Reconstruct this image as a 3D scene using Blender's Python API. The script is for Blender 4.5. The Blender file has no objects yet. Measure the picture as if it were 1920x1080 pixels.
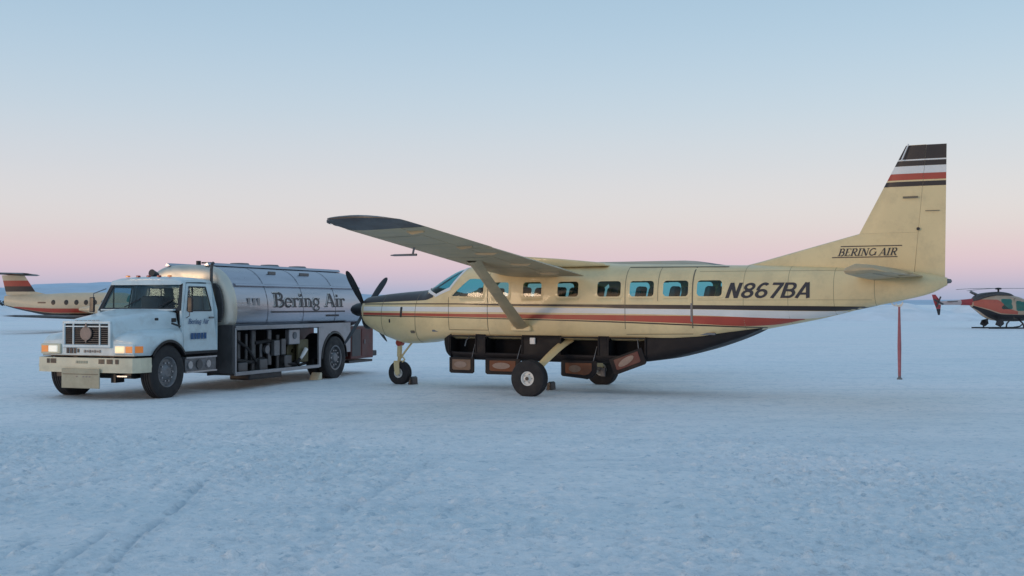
import bpy, bmesh, math, random
import numpy as np
from mathutils import Vector, Matrix
random.seed(7); rng = np.random.default_rng(11)
S = bpy.context.scene
COL = S.collection
R = math.radians

# ------------------------------------------------------------------ camera
cam_d = bpy.data.cameras.new('camera'); cam = bpy.data.objects.new('camera', cam_d); COL.objects.link(cam)
cam.location = (0, 0, 1.76)
cam.rotation_euler = (R(90) + math.atan(31 / 2200), 0, 0)
cam_d.sensor_width = 36; cam_d.lens = 36 * 2200 / 1920
cam_d.clip_start = 0.1; cam_d.clip_end = 60000
S.camera = cam

# ------------------------------------------------------------------ sky (dusk, looking away from the set sun)
SUN_AZ = math.atan2(-0.52, -0.855)          # direction (x, y) towards the sun: behind the camera, to its left
SUN_EL = R(2.0)
def lin(r, g, b):
    f = lambda c: (c / 255 / 12.92) if c / 255 <= 0.04045 else ((c / 255 + 0.055) / 1.055) ** 2.4
    return (f(r), f(g), f(b), 1)
W = bpy.data.worlds.new('World'); S.world = W; W.use_nodes = True
nt = W.node_tree; nt.nodes.clear()
def wn(t, **k):
    n = nt.nodes.new(t)
    for a, b in k.items(): setattr(n, a, b)
    return n
tc = wn('ShaderNodeTexCoord'); sp = wn('ShaderNodeSeparateXYZ'); ramp = wn('ShaderNodeValToRGB')
nt.links.new(tc.outputs['Generated'], sp.inputs[0])
nt.links.new(sp.outputs['Z'], ramp.inputs[0])
cr = ramp.color_ramp; cr.interpolation = 'B_SPLINE'
stops = [(0.0, (160, 178, 210)), (0.010, (176, 186, 214)), (0.020, (202, 194, 216)), (0.034, (224, 202, 217)), (0.050, (223, 208, 217)), (0.066, (222, 216, 222)), (0.085, (221, 219, 226)),
         (0.115, (213, 216, 227)), (0.160, (197, 213, 229)), (0.215, (178, 204, 227)), (0.265, (165, 195, 220)), (0.45, (158, 190, 218)), (1.0, (147, 180, 212))]
while len(cr.elements) < len(stops): cr.elements.new(0.5)
for e, (p, c) in zip(cr.elements, stops): e.position = p; e.color = lin(*c)
sky = wn('ShaderNodeTexSky', sky_type='NISHITA', sun_disc=False)
sky.sun_elevation = SUN_EL; sky.sun_rotation = math.pi / 2 - SUN_AZ; sky.air_density = 1.0; sky.dust_density = 1.5
sc = wn('ShaderNodeMix', data_type='RGBA', blend_type='ADD'); sc.inputs['Factor'].default_value = 1.0
mul = wn('ShaderNodeVectorMath', operation='SCALE'); mul.inputs['Scale'].default_value = 0.075
nt.links.new(sky.outputs[0], mul.inputs[0])
nt.links.new(ramp.outputs[0], sc.inputs['A']); nt.links.new(mul.outputs[0], sc.inputs['B'])
bg = wn('ShaderNodeBackground'); bg.inputs['Strength'].default_value = 0.88
out = wn('ShaderNodeOutputWorld')
nt.links.new(sc.outputs['Result'], bg.inputs[0]); nt.links.new(bg.outputs[0], out.inputs[0])

# ------------------------------------------------------------------ sun (last light, very low and soft)
sd = bpy.data.lights.new('sun', 'SUN'); sun = bpy.data.objects.new('sun', sd); COL.objects.link(sun)
sd.energy = 0.75; sd.angle = R(12); sd.color = (1.0, 0.74, 0.50)
sv = Vector((math.cos(SUN_AZ) * math.cos(SUN_EL), math.sin(SUN_AZ) * math.cos(SUN_EL), math.sin(SUN_EL)))
sun.rotation_euler = (-sv).to_track_quat('-Z', 'Y').to_euler()

vs = S.view_settings; vs.view_transform = 'Standard'; vs.look = 'None'; vs.exposure = 0.0; vs.gamma = 1.0; vs.use_curve_mapping = False
S.render.filter_size = 2.1
S.cycles.use_denoising = True; S.cycles.max_bounces = 6; S.cycles.transparent_max_bounces = 12

# ================================================================== helpers
def mat(name, col, rough=0.5, metal=0.0, var=0.0, vscale=3.0, bump=0.0, bscale=20.0, spec=0.5, dirt=None, dirt_amt=0.0, stretch=(1, 1, 1), coat=0.0):
    m = bpy.data.materials.new(name); m.use_nodes = True
    t = m.node_tree; b = t.nodes['Principled BSDF']
    b.inputs['Base Color'].default_value = (*col, 1); b.inputs['Roughness'].default_value = rough
    b.inputs['Metallic'].default_value = metal; b.inputs['Specular IOR Level'].default_value = spec
    b.inputs['Coat Weight'].default_value = coat
    L = t.links
    tcn = t.nodes.new('ShaderNodeTexCoord'); mp = t.nodes.new('ShaderNodeMapping'); mp.inputs['Scale'].default_value = stretch
    L.new(tcn.outputs['Object'], mp.inputs[0])
    last = None
    if var > 0:
        n = t.nodes.new('ShaderNodeTexNoise'); n.inputs['Scale'].default_value = vscale; n.inputs['Detail'].default_value = 6; n.inputs['Roughness'].default_value = 0.62
        L.new(mp.outputs[0], n.inputs['Vector'])
        mr = t.nodes.new('ShaderNodeMapRange'); mr.inputs['From Min'].default_value = 0.3; mr.inputs['From Max'].default_value = 0.7
        mr.inputs['To Min'].default_value = 1 - var; mr.inputs['To Max'].default_value = 1 + var
        L.new(n.outputs['Fac'], mr.inputs['Value'])
        sm = t.nodes.new('ShaderNodeVectorMath'); sm.operation = 'SCALE'; sm.inputs[0].default_value = col
        L.new(mr.outputs[0], sm.inputs['Scale']); last = sm.outputs[0]
        rm = t.nodes.new('ShaderNodeMapRange'); rm.inputs['From Min'].default_value = 0.3; rm.inputs['From Max'].default_value = 0.7
        rm.inputs['To Min'].default_value = max(0.02, rough * 0.75); rm.inputs['To Max'].default_value = min(1, rough * 1.3)
        L.new(n.outputs['Fac'], rm.inputs['Value']); L.new(rm.outputs[0], b.inputs['Roughness'])
    if dirt is not None:
        n2 = t.nodes.new('ShaderNodeTexNoise'); n2.inputs['Scale'].default_value = 2.2; n2.inputs['Detail'].default_value = 9; n2.inputs['Roughness'].default_value = 0.7
        L.new(mp.outputs[0], n2.inputs['Vector'])
        r2 = t.nodes.new('ShaderNodeMapRange'); r2.inputs['From Min'].default_value = 0.48; r2.inputs['From Max'].default_value = 0.72
        r2.inputs['To Max'].default_value = dirt_amt
        L.new(n2.outputs['Fac'], r2.inputs['Value'])
        mx = t.nodes.new('ShaderNodeMix'); mx.data_type = 'RGBA'; mx.inputs['A'].default_value = (*col, 1); mx.inputs['B'].default_value = (*dirt, 1)
        if last is not None: L.new(last, mx.inputs['A'])
        L.new(r2.outputs[0], mx.inputs['Factor']); last = mx.outputs['Result']
    if last is not None: L.new(last, b.inputs['Base Color'])
    if bump > 0:
        n3 = t.nodes.new('ShaderNodeTexNoise'); n3.inputs['Scale'].default_value = bscale; n3.inputs['Detail'].default_value = 4
        L.new(mp.outputs[0], n3.inputs['Vector'])
        bp = t.nodes.new('ShaderNodeBump'); bp.inputs['Strength'].default_value = 1.0; bp.inputs['Distance'].default_value = bump
        L.new(n3.outputs['Fac'], bp.inputs['Height']); L.new(bp.outputs[0], b.inputs['Normal'])
    return m

def glass(name, tint, amt=0.9):
    m = bpy.data.materials.new(name); m.use_nodes = True; t = m.node_tree; t.nodes.clear(); L = t.links
    o = t.nodes.new('ShaderNodeOutputMaterial'); mx = t.nodes.new('ShaderNodeMixShader')
    tr = t.nodes.new('ShaderNodeBsdfTransparent'); tr.inputs[0].default_value = (*tint, 1)
    gl = t.nodes.new('ShaderNodeBsdfGlossy'); gl.inputs['Roughness'].default_value = 0.05; gl.inputs[0].default_value = (amt, amt, amt, 1)
    ge = t.nodes.new('ShaderNodeNewGeometry'); dt = t.nodes.new('ShaderNodeVectorMath'); dt.operation = 'DOT_PRODUCT'; L.new(ge.outputs['Normal'], dt.inputs[0]); L.new(ge.outputs['Incoming'], dt.inputs[1])
    ab = t.nodes.new('ShaderNodeMath'); ab.operation = 'ABSOLUTE'; L.new(dt.outputs['Value'], ab.inputs[0])
    iv = t.nodes.new('ShaderNodeMath'); iv.operation = 'SUBTRACT'; iv.inputs[0].default_value = 1.0; L.new(ab.outputs[0], iv.inputs[1])
    pw = t.nodes.new('ShaderNodeMath'); pw.operation = 'POWER'; pw.inputs[1].default_value = 5.0; L.new(iv.outputs[0], pw.inputs[0])
    fr = t.nodes.new('ShaderNodeMath'); fr.operation = 'MULTIPLY_ADD'; fr.inputs[1].default_value = .93; fr.inputs[2].default_value = .035; L.new(pw.outputs[0], fr.inputs[0])
    L.new(fr.outputs[0], mx.inputs[0]); L.new(tr.outputs[0], mx.inputs[1]); L.new(gl.outputs[0], mx.inputs[2]); L.new(mx.outputs[0], o.inputs[0])
    return m

def lampmat(name, col, e):
    m = bpy.data.materials.new(name); m.use_nodes = True; b = m.node_tree.nodes['Principled BSDF']
    b.inputs['Base Color'].default_value = (*col, 1); b.inputs['Roughness'].default_value = 0.15
    b.inputs['Emission Color'].default_value = (*col, 1); b.inputs['Emission Strength'].default_value = e
    return m

def obj(name, V, F, m, parent=None, smooth=True, angle=35, bevel=0, seg=2):
    me = bpy.data.meshes.new(name)
    me.from_pydata([tuple(map(float, v)) for v in V], [], [tuple(f) for f in F]); me.validate()
    bm = bmesh.new(); bm.from_mesh(me); bmesh.ops.recalc_face_normals(bm, faces=bm.faces); bm.to_mesh(me); bm.free()
    o = bpy.data.objects.new(name, me); COL.objects.link(o)
    if m is not None: me.materials.append(m)
    if smooth:
        me.polygons.foreach_set('use_smooth', [True] * len(me.polygons)); me.set_sharp_from_angle(angle=R(angle))
    if parent is not None: o.parent = parent
    if bevel:
        b = o.modifiers.new('bevel', 'BEVEL'); b.width = bevel; b.segments = seg; b.limit_method = 'ANGLE'; b.angle_limit = R(40)
    return o

def empty(name, loc, rz, label, cat, group=None):
    o = bpy.data.objects.new(name, None); COL.objects.link(o); o.location = loc; o.rotation_euler = (0, 0, rz)
    o['label'] = label; o['category'] = cat
    if group: o['group'] = group
    return o

class MB:
    def __init__(s): s.V = []; s.F = []
    def add(s, V, F):
        k = len(s.V); s.V += [tuple(v) for v in V]; s.F += [tuple(i + k for i in f) for f in F]; return s
    def box(s, c, d, rot=None):
        x, y, z = d[0] / 2, d[1] / 2, d[2] / 2
        P = [Vector(p) for p in ((-x, -y, -z), (x, -y, -z), (x, y, -z), (-x, y, -z), (-x, -y, z), (x, -y, z), (x, y, z), (-x, y, z))]
        if rot is not None: P = [rot @ p for p in P]
        return s.add([p + Vector(c) for p in P], [(0, 3, 2, 1), (4, 5, 6, 7), (0, 1, 5, 4), (1, 2, 6, 5), (2, 3, 7, 6), (3, 0, 4, 7)])
    def cyl(s, a, b, r0, r1=None, n=16):
        r1 = r0 if r1 is None else r1; a = Vector(a); b = Vector(b); d = (b - a).normalized()
        u = d.orthogonal().normalized(); v = d.cross(u)
        A = [a + (u * math.cos(t) + v * math.sin(t)) * r0 for t in np.linspace(0, 2 * math.pi, n, endpoint=False)]
        B = [b + (u * math.cos(t) + v * math.sin(t)) * r1 for t in np.linspace(0, 2 * math.pi, n, endpoint=False)]
        return s.add(A + B, [(i, (i + 1) % n, n + (i + 1) % n, n + i) for i in range(n)] + [tuple(range(n))[::-1], tuple(range(n, 2 * n))])
    def tube(s, pts, r, n=10):
        for i in range(len(pts) - 1):
            r0 = r[i] if isinstance(r, (list, tuple)) else r; r1 = r[i + 1] if isinstance(r, (list, tuple)) else r
            s.cyl(pts[i], pts[i + 1], r0, r1, n)
        return s
    def prism(s, poly, a, b, axis='y', fn=None):
        n = len(poly)
        def P(p, t): return {'y': (p[0], t, p[1]), 'x': (t, p[0], p[1]), 'z': (p[0], p[1], t)}[axis]
        V = [P(p, a) for p in poly] + [P(p, b) for p in poly]
        if fn: V = [fn(*v) for v in V]
        return s.add(V, [(i, (i + 1) % n, n + (i + 1) % n, n + i) for i in range(n)] + [tuple(range(n))[::-1], tuple(range(n, 2 * n))])
    def lathe(s, prof, c, axis='y', n=40):
        # prof: (r, t) with t along the axis
        c = Vector(c); V = []; m = len(prof)
        for k in range(n):
            a = 2 * math.pi * k / n
            for r, t in prof:
                p = {'y': (r * math.cos(a), t, r * math.sin(a)), 'x': (t, r * math.cos(a), r * math.sin(a)), 'z': (r * math.cos(a), r * math.sin(a), t)}[axis]
                V.append(c + Vector(p))
        F = [(k * m + j, k * m + j + 1, ((k + 1) % n) * m + j + 1, ((k + 1) % n) * m + j) for k in range(n) for j in range(m - 1)]
        return s.add(V, F)
    def grid(s, G, skip=None, wrap=False):
        a, b = len(G), len(G[0]); V = [p for row in G for p in row]; F = []
        for i in range(a - 1):
            for j in range(b if wrap else b - 1):
                if skip and skip(i, j): continue
                F.append((i * b + j, i * b + (j + 1) % b, (i + 1) * b + (j + 1) % b, (i + 1) * b + j))
        return s.add(V, F)
    def build(s, name, m, parent=None, **k): return obj(name, s.V, s.F, m, parent, **k)

def slab(G, t, axis=1):
    """a thin shell: a grid of points and the same grid moved by t along an axis, closed at the rim"""
    a, b = len(G), len(G[0]); m = MB(); H = []
    for row in G:
        H.append([tuple(p[k] + (t if k == axis else 0) for k in range(3)) for p in row])
    m.grid(G); m.grid(H); n = a * b
    rim = [(i, 0) for i in range(a)] + [(a - 1, j) for j in range(1, b)] + [(i, b - 1) for i in range(a - 2, -1, -1)] + [(0, j) for j in range(b - 2, 0, -1)]
    for k in range(len(rim)):
        p, q = rim[k], rim[(k + 1) % len(rim)]
        i0, i1 = p[0] * b + p[1], q[0] * b + q[1]
        m.F.append((i0, i1, i1 + n, i0 + n))
    return m

def pchip(X, Y, x):
    X = np.asarray(X, float); Y = np.asarray(Y, float); h = np.diff(X); d = np.diff(Y) / h; m = np.zeros(len(X)); m[0] = d[0]; m[-1] = d[-1]
    for i in range(1, len(X) - 1):
        if d[i - 1] * d[i] > 0:
            w1 = 2 * h[i] + h[i - 1]; w2 = h[i] + 2 * h[i - 1]; m[i] = (w1 + w2) / (w1 / d[i - 1] + w2 / d[i])
    x = min(max(x, X[0]), X[-1]); i = min(max(np.searchsorted(X, x) - 1, 0), len(X) - 2); t = (x - X[i]) / h[i]
    return float(Y[i] * (1 + 2 * t) * (1 - t) ** 2 + m[i] * h[i] * t * (1 - t) ** 2 + Y[i + 1] * t * t * (3 - 2 * t) + m[i + 1] * h[i] * t * t * (t - 1))

class Body:
    """a fuselage of superellipse rings: rows of (x, z bottom, z top, half width, exponent)"""
    def __init__(s, tab, low=None): s.t = np.array(tab, float); s.low = low or (lambda x, n: n)
    def at(s, x): return [pchip(s.t[:, 0], s.t[:, k], x) for k in (1, 2, 3, 4)]
    def pt(s, x, th, off=0.0):
        zb, zt, w, n = s.at(x); zc = (zb + zt) / 2; H = (zt - zb) / 2; c, sn = math.cos(th), math.sin(th)
        if sn < 0: n = s.low(x, n)
        y = w * math.copysign(abs(c) ** (2 / n), c); z = H * math.copysign(abs(sn) ** (2 / n), sn)
        if off:
            ny = math.copysign(abs(y / w) ** (n - 1), y) / w; nz = math.copysign(abs(z / H) ** (n - 1), z) / H; l = math.hypot(ny, nz) or 1
            y += off * ny / l; z += off * nz / l
        return (x, y, zc + z)
    def th(s, x, z):
        zb, zt, w, n = s.at(x); q = max(-1, min(1, (z - (zb + zt) / 2) / ((zt - zb) / 2)))
        if q < 0: n = s.low(x, n)
        return math.asin(math.copysign(abs(q) ** (n / 2), q))
    def side(s, x, z, off=0.0, near=True):
        t = s.th(x, z); return s.pt(x, math.pi - t if near else t, off)
    def skin(s, xs, seg, hole=None, cap0=True, cap1=True):
        th = [2 * math.pi * k / seg for k in range(seg)]
        G = [[s.pt(x, t) for t in th] for x in xs]; m = MB()
        def skip(i, j):
            q = [G[i][j], G[i][(j + 1) % seg], G[i + 1][j], G[i + 1][(j + 1) % seg]]
            return hole(q) if hole else False
        m.grid(G, skip, wrap=True); n = len(xs)
        if cap0: m.F.append(tuple(range(seg)))
        if cap1: m.F.append(tuple((n - 1) * seg + k for k in range(seg)))
        return m
    def strip(s, xs, zt, zb, off=0.004, near=True, nz=4):
        G = []
        for x in xs:
            a, b = zt(x), zb(x); G.append([s.side(x, a + (b - a) * k / nz, off, near) for k in range(nz + 1)])
        return MB().grid(G)

def rrect(x0, x1, z0, z1, r, n=5):
    P = []
    for cx, cz, a in ((x1 - r, z1 - r, 0), (x0 + r, z1 - r, 90), (x0 + r, z0 + r, 180), (x1 - r, z0 + r, 270)):
        for k in range(n + 1):
            t = R(a + 90 * k / n); P.append((cx + r * math.cos(t), cz + r * math.sin(t)))
    return P
def inpoly(P, x, z):
    c = False; n = len(P)
    for i in range(n):
        x1, z1 = P[i]; x2, z2 = P[(i + 1) % n]
        if (z1 > z) != (z2 > z) and x < (x2 - x1) * (z - z1) / (z2 - z1) + x1: c = not c
    return c
def grow(P, d):
    cx = sum(p[0] for p in P) / len(P); cz = sum(p[1] for p in P) / len(P); Q = []
    for x, z in P:
        l = math.hypot(x - cx, z - cz); Q.append((x + (x - cx) / l * d, z + (z - cz) / l * d))
    return Q
def disc_fill(P, f, rings=6):
    """a patch over polygon P on the surface f(x, z)"""
    cx = sum(p[0] for p in P) / len(P); cz = sum(p[1] for p in P) / len(P); m = MB(); n = len(P)
    G = [[f(cx + (x - cx) * k / rings, cz + (z - cz) * k / rings) for x, z in P] for k in range(1, rings + 1)]
    m.grid(G, wrap=True); m.F.append(tuple(range(n))); return m
def ring_strip(P, Q, f, g=None):
    m = MB(); m.grid([[f(*p) for p in P], [(g or f)(*p) for p in Q]], wrap=True); return m

def wheel(parent, c, Rr, w, rim_r, tyre_m, rim_m, face=-1, hub_m=None, dual=False, style='disc', bolts=8):
    """tyre turned about y with a rim as its sub-part; face is the outer side"""
    h = w / 2; sh = 0.16 * w
    prof = [(rim_r, -h * .82), (rim_r + .02, -h * .95), ((Rr + rim_r) / 2, -h), (Rr - sh * 1.2, -h * .97), (Rr - sh * .35, -h * .86), (Rr, -h * .7)]
    for g in (-.36, 0, .36): prof += [(Rr, h * (g - .06)), (Rr - .014, h * (g - .045)), (Rr - .014, h * (g + .045)), (Rr, h * (g + .06))]
    prof += [(r, -t) for r, t in reversed(prof[:6])]
    t = MB().lathe(prof, c, 'y', 48).build('wheel', tyre_m, parent, angle=28)
    f = face; rp = []
    if style == 'disc':
        rp = [(rim_r + .012, f * h * .86), (rim_r - .012, f * h * .80), (rim_r * .86, f * h * .45), (rim_r * .55, f * h * .5), (rim_r * .36, f * h * .8), (rim_r * .3, f * h * .92), (0.001, f * h * .92)]
    else:
        rp = [(rim_r + .012, f * h * .9), (rim_r - .02, f * h * .85), (rim_r * .9, f * h * .1), (rim_r * .74, -f * h * .05), (rim_r * .5, f * h * .1), (rim_r * .42, f * h * .75), (rim_r * .34, f * h * .95), (0.001, f * h * .95)]
    rp2 = rp + [(rim_r * .9, -f * h * .8), (rim_r + .01, -f * h * .8)]
    rm = MB().lathe(rp2, c, 'y', 36).build('rim', rim_m, t, angle=30)
    b = MB()
    for k in range(bolts):
        a = 2 * math.pi * k / bolts; q = (c[0] + rim_r * .62 * math.cos(a), c[1] + f * h * .3, c[2] + rim_r * .62 * math.sin(a))
        b.cyl(q, (q[0], q[1] + f * h * .45, q[2]), rim_r * .06, n=8)
    b.build('wheel_bolts', hub_m or rim_m, t, smooth=False)
    return t

# stroke letters with serifs, cap height 1
def arc(cx, cy, rx, ry, a0, a1, n=12): return [(cx + rx * math.cos(R(a0 + (a1 - a0) * k / n)), cy + ry * math.sin(R(a0 + (a1 - a0) * k / n))) for k in range(n + 1)]
TK, TN = .17, .085
def srf(x, y, w=.36): return ([(x - w / 2, y), (x + w / 2, y)], .07)
GL = {
 'B': (.78, [([(.2, 0), (.2, 1)], TK), ([(.02, .97), (.42, .97)], .07), ([(.02, .03), (.46, .03)], .07), ([(.2, .53), (.42, .53)], .07), (arc(.42, .755, .2, .22, 90, -90), .14), (arc(.46, .28, .23, .25, 90, -90), .15)]),
 'E': (.72, [([(.2, 0), (.2, 1)], TK), ([(.02, .97), (.64, .97)], .07), ([(.02, .03), (.66, .03)], .07), ([(.2, .52), (.5, .52)], .07), ([(.62, .99), (.62, .78)], .06), ([(.64, .01), (.64, .24)], .06)]),
 'R': (.82, [([(.2, 0), (.2, 1)], TK), ([(.02, .97), (.44, .97)], .07), srf(.2, .03), ([(.2, .5), (.44, .5)], .07), (arc(.44, .735, .2, .23, 90, -90), .14), ([(.4, .5), (.7, .03)], .14), srf(.74, .03, .2)]),
 'I': (.42, [([(.2, 0), (.2, 1)], TK), srf(.2, .97), srf(.2, .03)]),
 'N': (.92, [([(.16, 0), (.16, 1)], .08), ([(.16, .98), (.72, .02)], TK), ([(.74, 0), (.74, 1)], .08), srf(.1, .97, .24), srf(.16, .03, .28), srf(.74, .97, .28)]),
 'G': (.86, [(arc(.46, .5, .36, .46, 50, 360), .13), ([(.82, .5), (.82, .05)], .13), srf(.78, .48, .3)]),
 'A': (.86, [([(.1, 0), (.42, 1)], .07), ([(.42, 1), (.74, 0)], TK), ([(.2, .32), (.64, .32)], .07), srf(.1, .03, .26), srf(.76, .03, .3)]),
 'e': (.6, [(arc(.29, .32, .22, .3, 0, 320), .12), ([(.1, .36), (.5, .36)], .06)]),
 'r': (.5, [([(.15, 0), (.15, .64)], TK), srf(.15, .03, .34), srf(.1, .61, .2), (arc(.34, .42, .18, .2, 170, 50), .09), ([(.4, .52), (.46, .56)], .14)]),
 'i': (.36, [([(.17, 0), (.17, .64)], TK), srf(.17, .03, .34), srf(.12, .61, .2), ([(.17, .76), (.17, .94)], TK)]),
 'n': (.7, [([(.15, 0), (.15, .64)], TK), srf(.15, .03, .32), srf(.1, .61, .2), (arc(.34, .4, .19, .22, 165, 0), .09), ([(.53, .42), (.53, 0)], TK), srf(.53, .03, .3)]),
 'g': (.6, [(arc(.28, .38, .2, .24, 0, 360), .12), ([(.46, .58), (.58, .62)], .08), (arc(.29, -.06, .22, .16, 120, 420), .09), ([(.14, .16), (.2, .06)], .08)]),
 ' ': (.4, []),
 'n#': (.72, [([(.10, 0), (.10, 1)], .18), ([(.12, .96), (.52, .04)], .17), ([(.54, 0), (.54, 1)], .18)]),
 '8#': (.68, [(arc(.32, .73, .20, .19, 0, 360, 20), .15), (arc(.32, .27, .22, .20, 0, 360, 20), .16)]),
 '6#': (.68, [(arc(.32, .29, .22, .22, 0, 360, 20), .16), (arc(.34, .55, .24, .38, 185, 55, 12), .16)]),
 '7#': (.62, [([(.04, .92), (.58, .92)], .16), ([(.50, .88), (.22, 0)], .18)]),
 'b#': (.72, [([(.10, 0), (.10, 1)], .18), ([(.1, .925), (.36, .925)], .15), ([(.1, .075), (.38, .075)], .15), ([(.1, .5), (.36, .5)], .14), (arc(.36, .715, .18, .21, 90, -90), .15), (arc(.38, .285, .20, .21, 90, -90), .16)]),
 'a#': (.76, [([(.06, 0), (.32, 1)], .17), ([(.36, 1), (.62, 0)], .17), ([(.16, .28), (.52, .28)], .14)]),
}
def lettering(name, txt, x0, x1, z0, cap, f, m, parent, slant=0.0, near=-1):
    """one object per letter; each stroke a hair above the one before so that none share a plane"""
    wd = sum(GL[c][0] for c in txt); s = (x1 - x0) / wd; u0 = 0
    for ch in txt:
        adv, st = GL[ch]; mb = MB()
        for k, (P, w) in enumerate(st):
            ln = len(P) == 2
            if ln:
                n = max(1, int(math.hypot(P[1][0] - P[0][0], P[1][1] - P[0][1]) / .12)); P = [(P[0][0] + (P[1][0] - P[0][0]) * i / n, P[0][1] + (P[1][1] - P[0][1]) * i / n) for i in range(n + 1)]
            for i in range(len(P) - 1):
                (xa, ya), (xb, yb) = P[i], P[i + 1]; l = math.hypot(xb - xa, yb - ya) or 1; nx, ny = -(yb - ya) / l * w / 2, (xb - xa) / l * w / 2
                e = 0 if ln else .02; tx, ty = (xb - xa) / l * e, (yb - ya) / l * e; V = []
                for a, b in ((xa + nx - tx, ya + ny - ty), (xa - nx - tx, ya - ny - ty), (xb - nx + tx, yb - ny + ty), (xb + nx + tx, yb + ny + ty)):
                    x, y, z = f(x0 + (u0 + a + slant * b) * s, z0 + b * cap); V.append((x, y + near * (k + .13 * (i % 3)) * .0004, z))
                mb.add(V, [(0, 1, 2, 3)])
        if mb.V: mb.build(name, m, parent, smooth=False)
        u0 += adv

# ================================================================== materials
M = {}
M['cream'] = mat('cream_paint', (.76, .585, .315), .42, var=.07, vscale=1.3, dirt=(.30, .24, .15), dirt_amt=.30, coat=.15)
M['cream_shaded'] = mat('grimy_shaded_cream', (.47, .345, .195), .5, var=.12, vscale=2.0, dirt=(.24, .20, .13), dirt_amt=.5, stretch=(.6, 1, 1))  # grimy cream with the shade under the wings put into the colour
M['brown'] = mat('dark_brown_paint', (.030, .021, .020), .4, var=.12, vscale=2.0)
M['pod'] = mat('dark_pod_paint', (.012, .0095, .011), .6, var=.3, vscale=3, dirt=(.04, .032, .03), dirt_amt=.35, spec=.3)
M['red'] = mat('red_paint', (.42, .065, .04), .4, var=.1)
M['white'] = mat('white_paint', (.74, .72, .70), .4, var=.05)
M['black'] = mat('black_paint', (.014, .014, .017), .4, var=.2)
M['skin_seam'] = mat('skin_joint', (.33, .27, .16), .6)
M['seam'] = mat('dark_seam_line', (.16, .13, .09), .6)  # brown tone for joints, boots and small plates
M['rubber'] = mat('rubber', (.019, .018, .020), .75, var=.25, vscale=6, bump=.003, bscale=60)
M['metal'] = mat('bare_metal', (.55, .55, .56), .32, metal=1, var=.15, vscale=6)
M['dull'] = mat('dull_steel', (.20, .20, .21), .5, metal=.7, var=.3, vscale=8)
M['hub'] = mat('white_hub', (.78, .77, .74), .4, var=.08)
M['interior'] = mat('grey_cabin_cloth', (.16, .17, .19), .85, var=.15)
M['tan_tone'] = mat('dull_tan', (.22, .135, .09), .7, var=.25, vscale=7)
M['orange'] = mat('dull_orange', (.17, .058, .024), .65, var=.3, vscale=6)
M['pale'] = mat('pale_tan', (.32, .225, .18), .7, var=.2, vscale=9)
M['glass'] = glass('teal_glass', (.40, .78, .78))
M['glass_dull'] = glass('dull_teal_glass', (.44, .62, .56))  # duller, greener tint for the near front cabin windows
M['glass_dark'] = glass('windscreen_glass', (.26, .66, .70))
M['glass_truck'] = glass('truck_glass', (.55, .68, .72))
M['lamp_white'] = lampmat('lit_white_lens', (.9, .86, .74), .35)
M['lamp_warm'] = lampmat('lit_warm_lens', (1, .72, .42), .6)
M['amber'] = lampmat('amber_lens', (.75, .22, .04), .25)
M['lens_red'] = mat('red_lens', (.35, .02, .02), .2)
M['lens'] = mat('clear_lens', (.75, .75, .75), .1, spec=.8)
M['cab'] = mat('pale_blue_white_paint', (.58, .68, .715), .38, var=.05, dirt=(.34, .34, .32), dirt_amt=.5, coat=.2)
M['bumper'] = mat('cream_bumper_paint', (.64, .59, .44), .45, var=.08, dirt=(.3, .27, .2), dirt_amt=.4)
M['flap'] = mat('olive_cream_flap', (.40, .37, .27), .6, var=.15, vscale=5, dirt=(.2, .18, .13), dirt_amt=.5)
M['tank'] = mat('brushed_aluminium', (.39, .405, .46), .33, metal=1, var=.16, vscale=2.2, stretch=(.25, 1, 2.5), bump=.004, bscale=5)
M['tank_head'] = mat('polished_tank_head', (.58, .55, .48), .42, metal=.8, var=.10, vscale=3)
M['steel_panel'] = mat('grey_steel_panel', (.34, .34, .36), .45, metal=.75, var=.12, vscale=4, dirt=(.16, .15, .14), dirt_amt=.4)
M['darkpanel'] = mat('dark_grey_panel', (.055, .055, .058), .5, var=.2, vscale=4)
M['bay'] = mat('recess_shade_black', (.014, .014, .016), .9, var=.3, vscale=4, spec=.1)  # near black that holds the shade inside open recesses
M['maroon'] = mat('maroon_box_paint', (.11, .024, .020), .5, var=.35, vscale=3, dirt=(.03, .02, .02), dirt_amt=.6)
M['pipe'] = mat('pipe_metal', (.12, .12, .125), .45, metal=.6, var=.3, vscale=9)
M['olive'] = mat('olive_cabinet', (.12, .105, .055), .6, var=.25, vscale=6)
M['blue_letter'] = mat('blue_lettering', (.03, .09, .22), .5)
M['dark_letter'] = mat('dark_lettering', (.040, .034, .040), .5, var=.2)
M['letter_edge'] = mat('pale_letter_edge', (.62, .60, .58), .5)
M['pole'] = mat('pink_red_pole', (.36, .12, .14), .55, var=.25, vscale=12)
M['h_white'] = mat('helicopter_pale_paint', (.50, .42, .42), .4, var=.08)
M['h_orange'] = mat('helicopter_orange_paint', (.42, .10, .065), .4, var=.1)
M['h_red'] = mat('helicopter_red_paint', (.36, .045, .05), .4, var=.1)
M['h_cream'] = mat('helicopter_cream_paint', (.42, .31, .22), .4, var=.1)
M['k_cream'] = mat('commuter_cream_paint', (.60, .49, .34), .4, var=.06)
M['brush'] = mat('far_brush', (.045, .06, .07), .9, var=.3)

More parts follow.
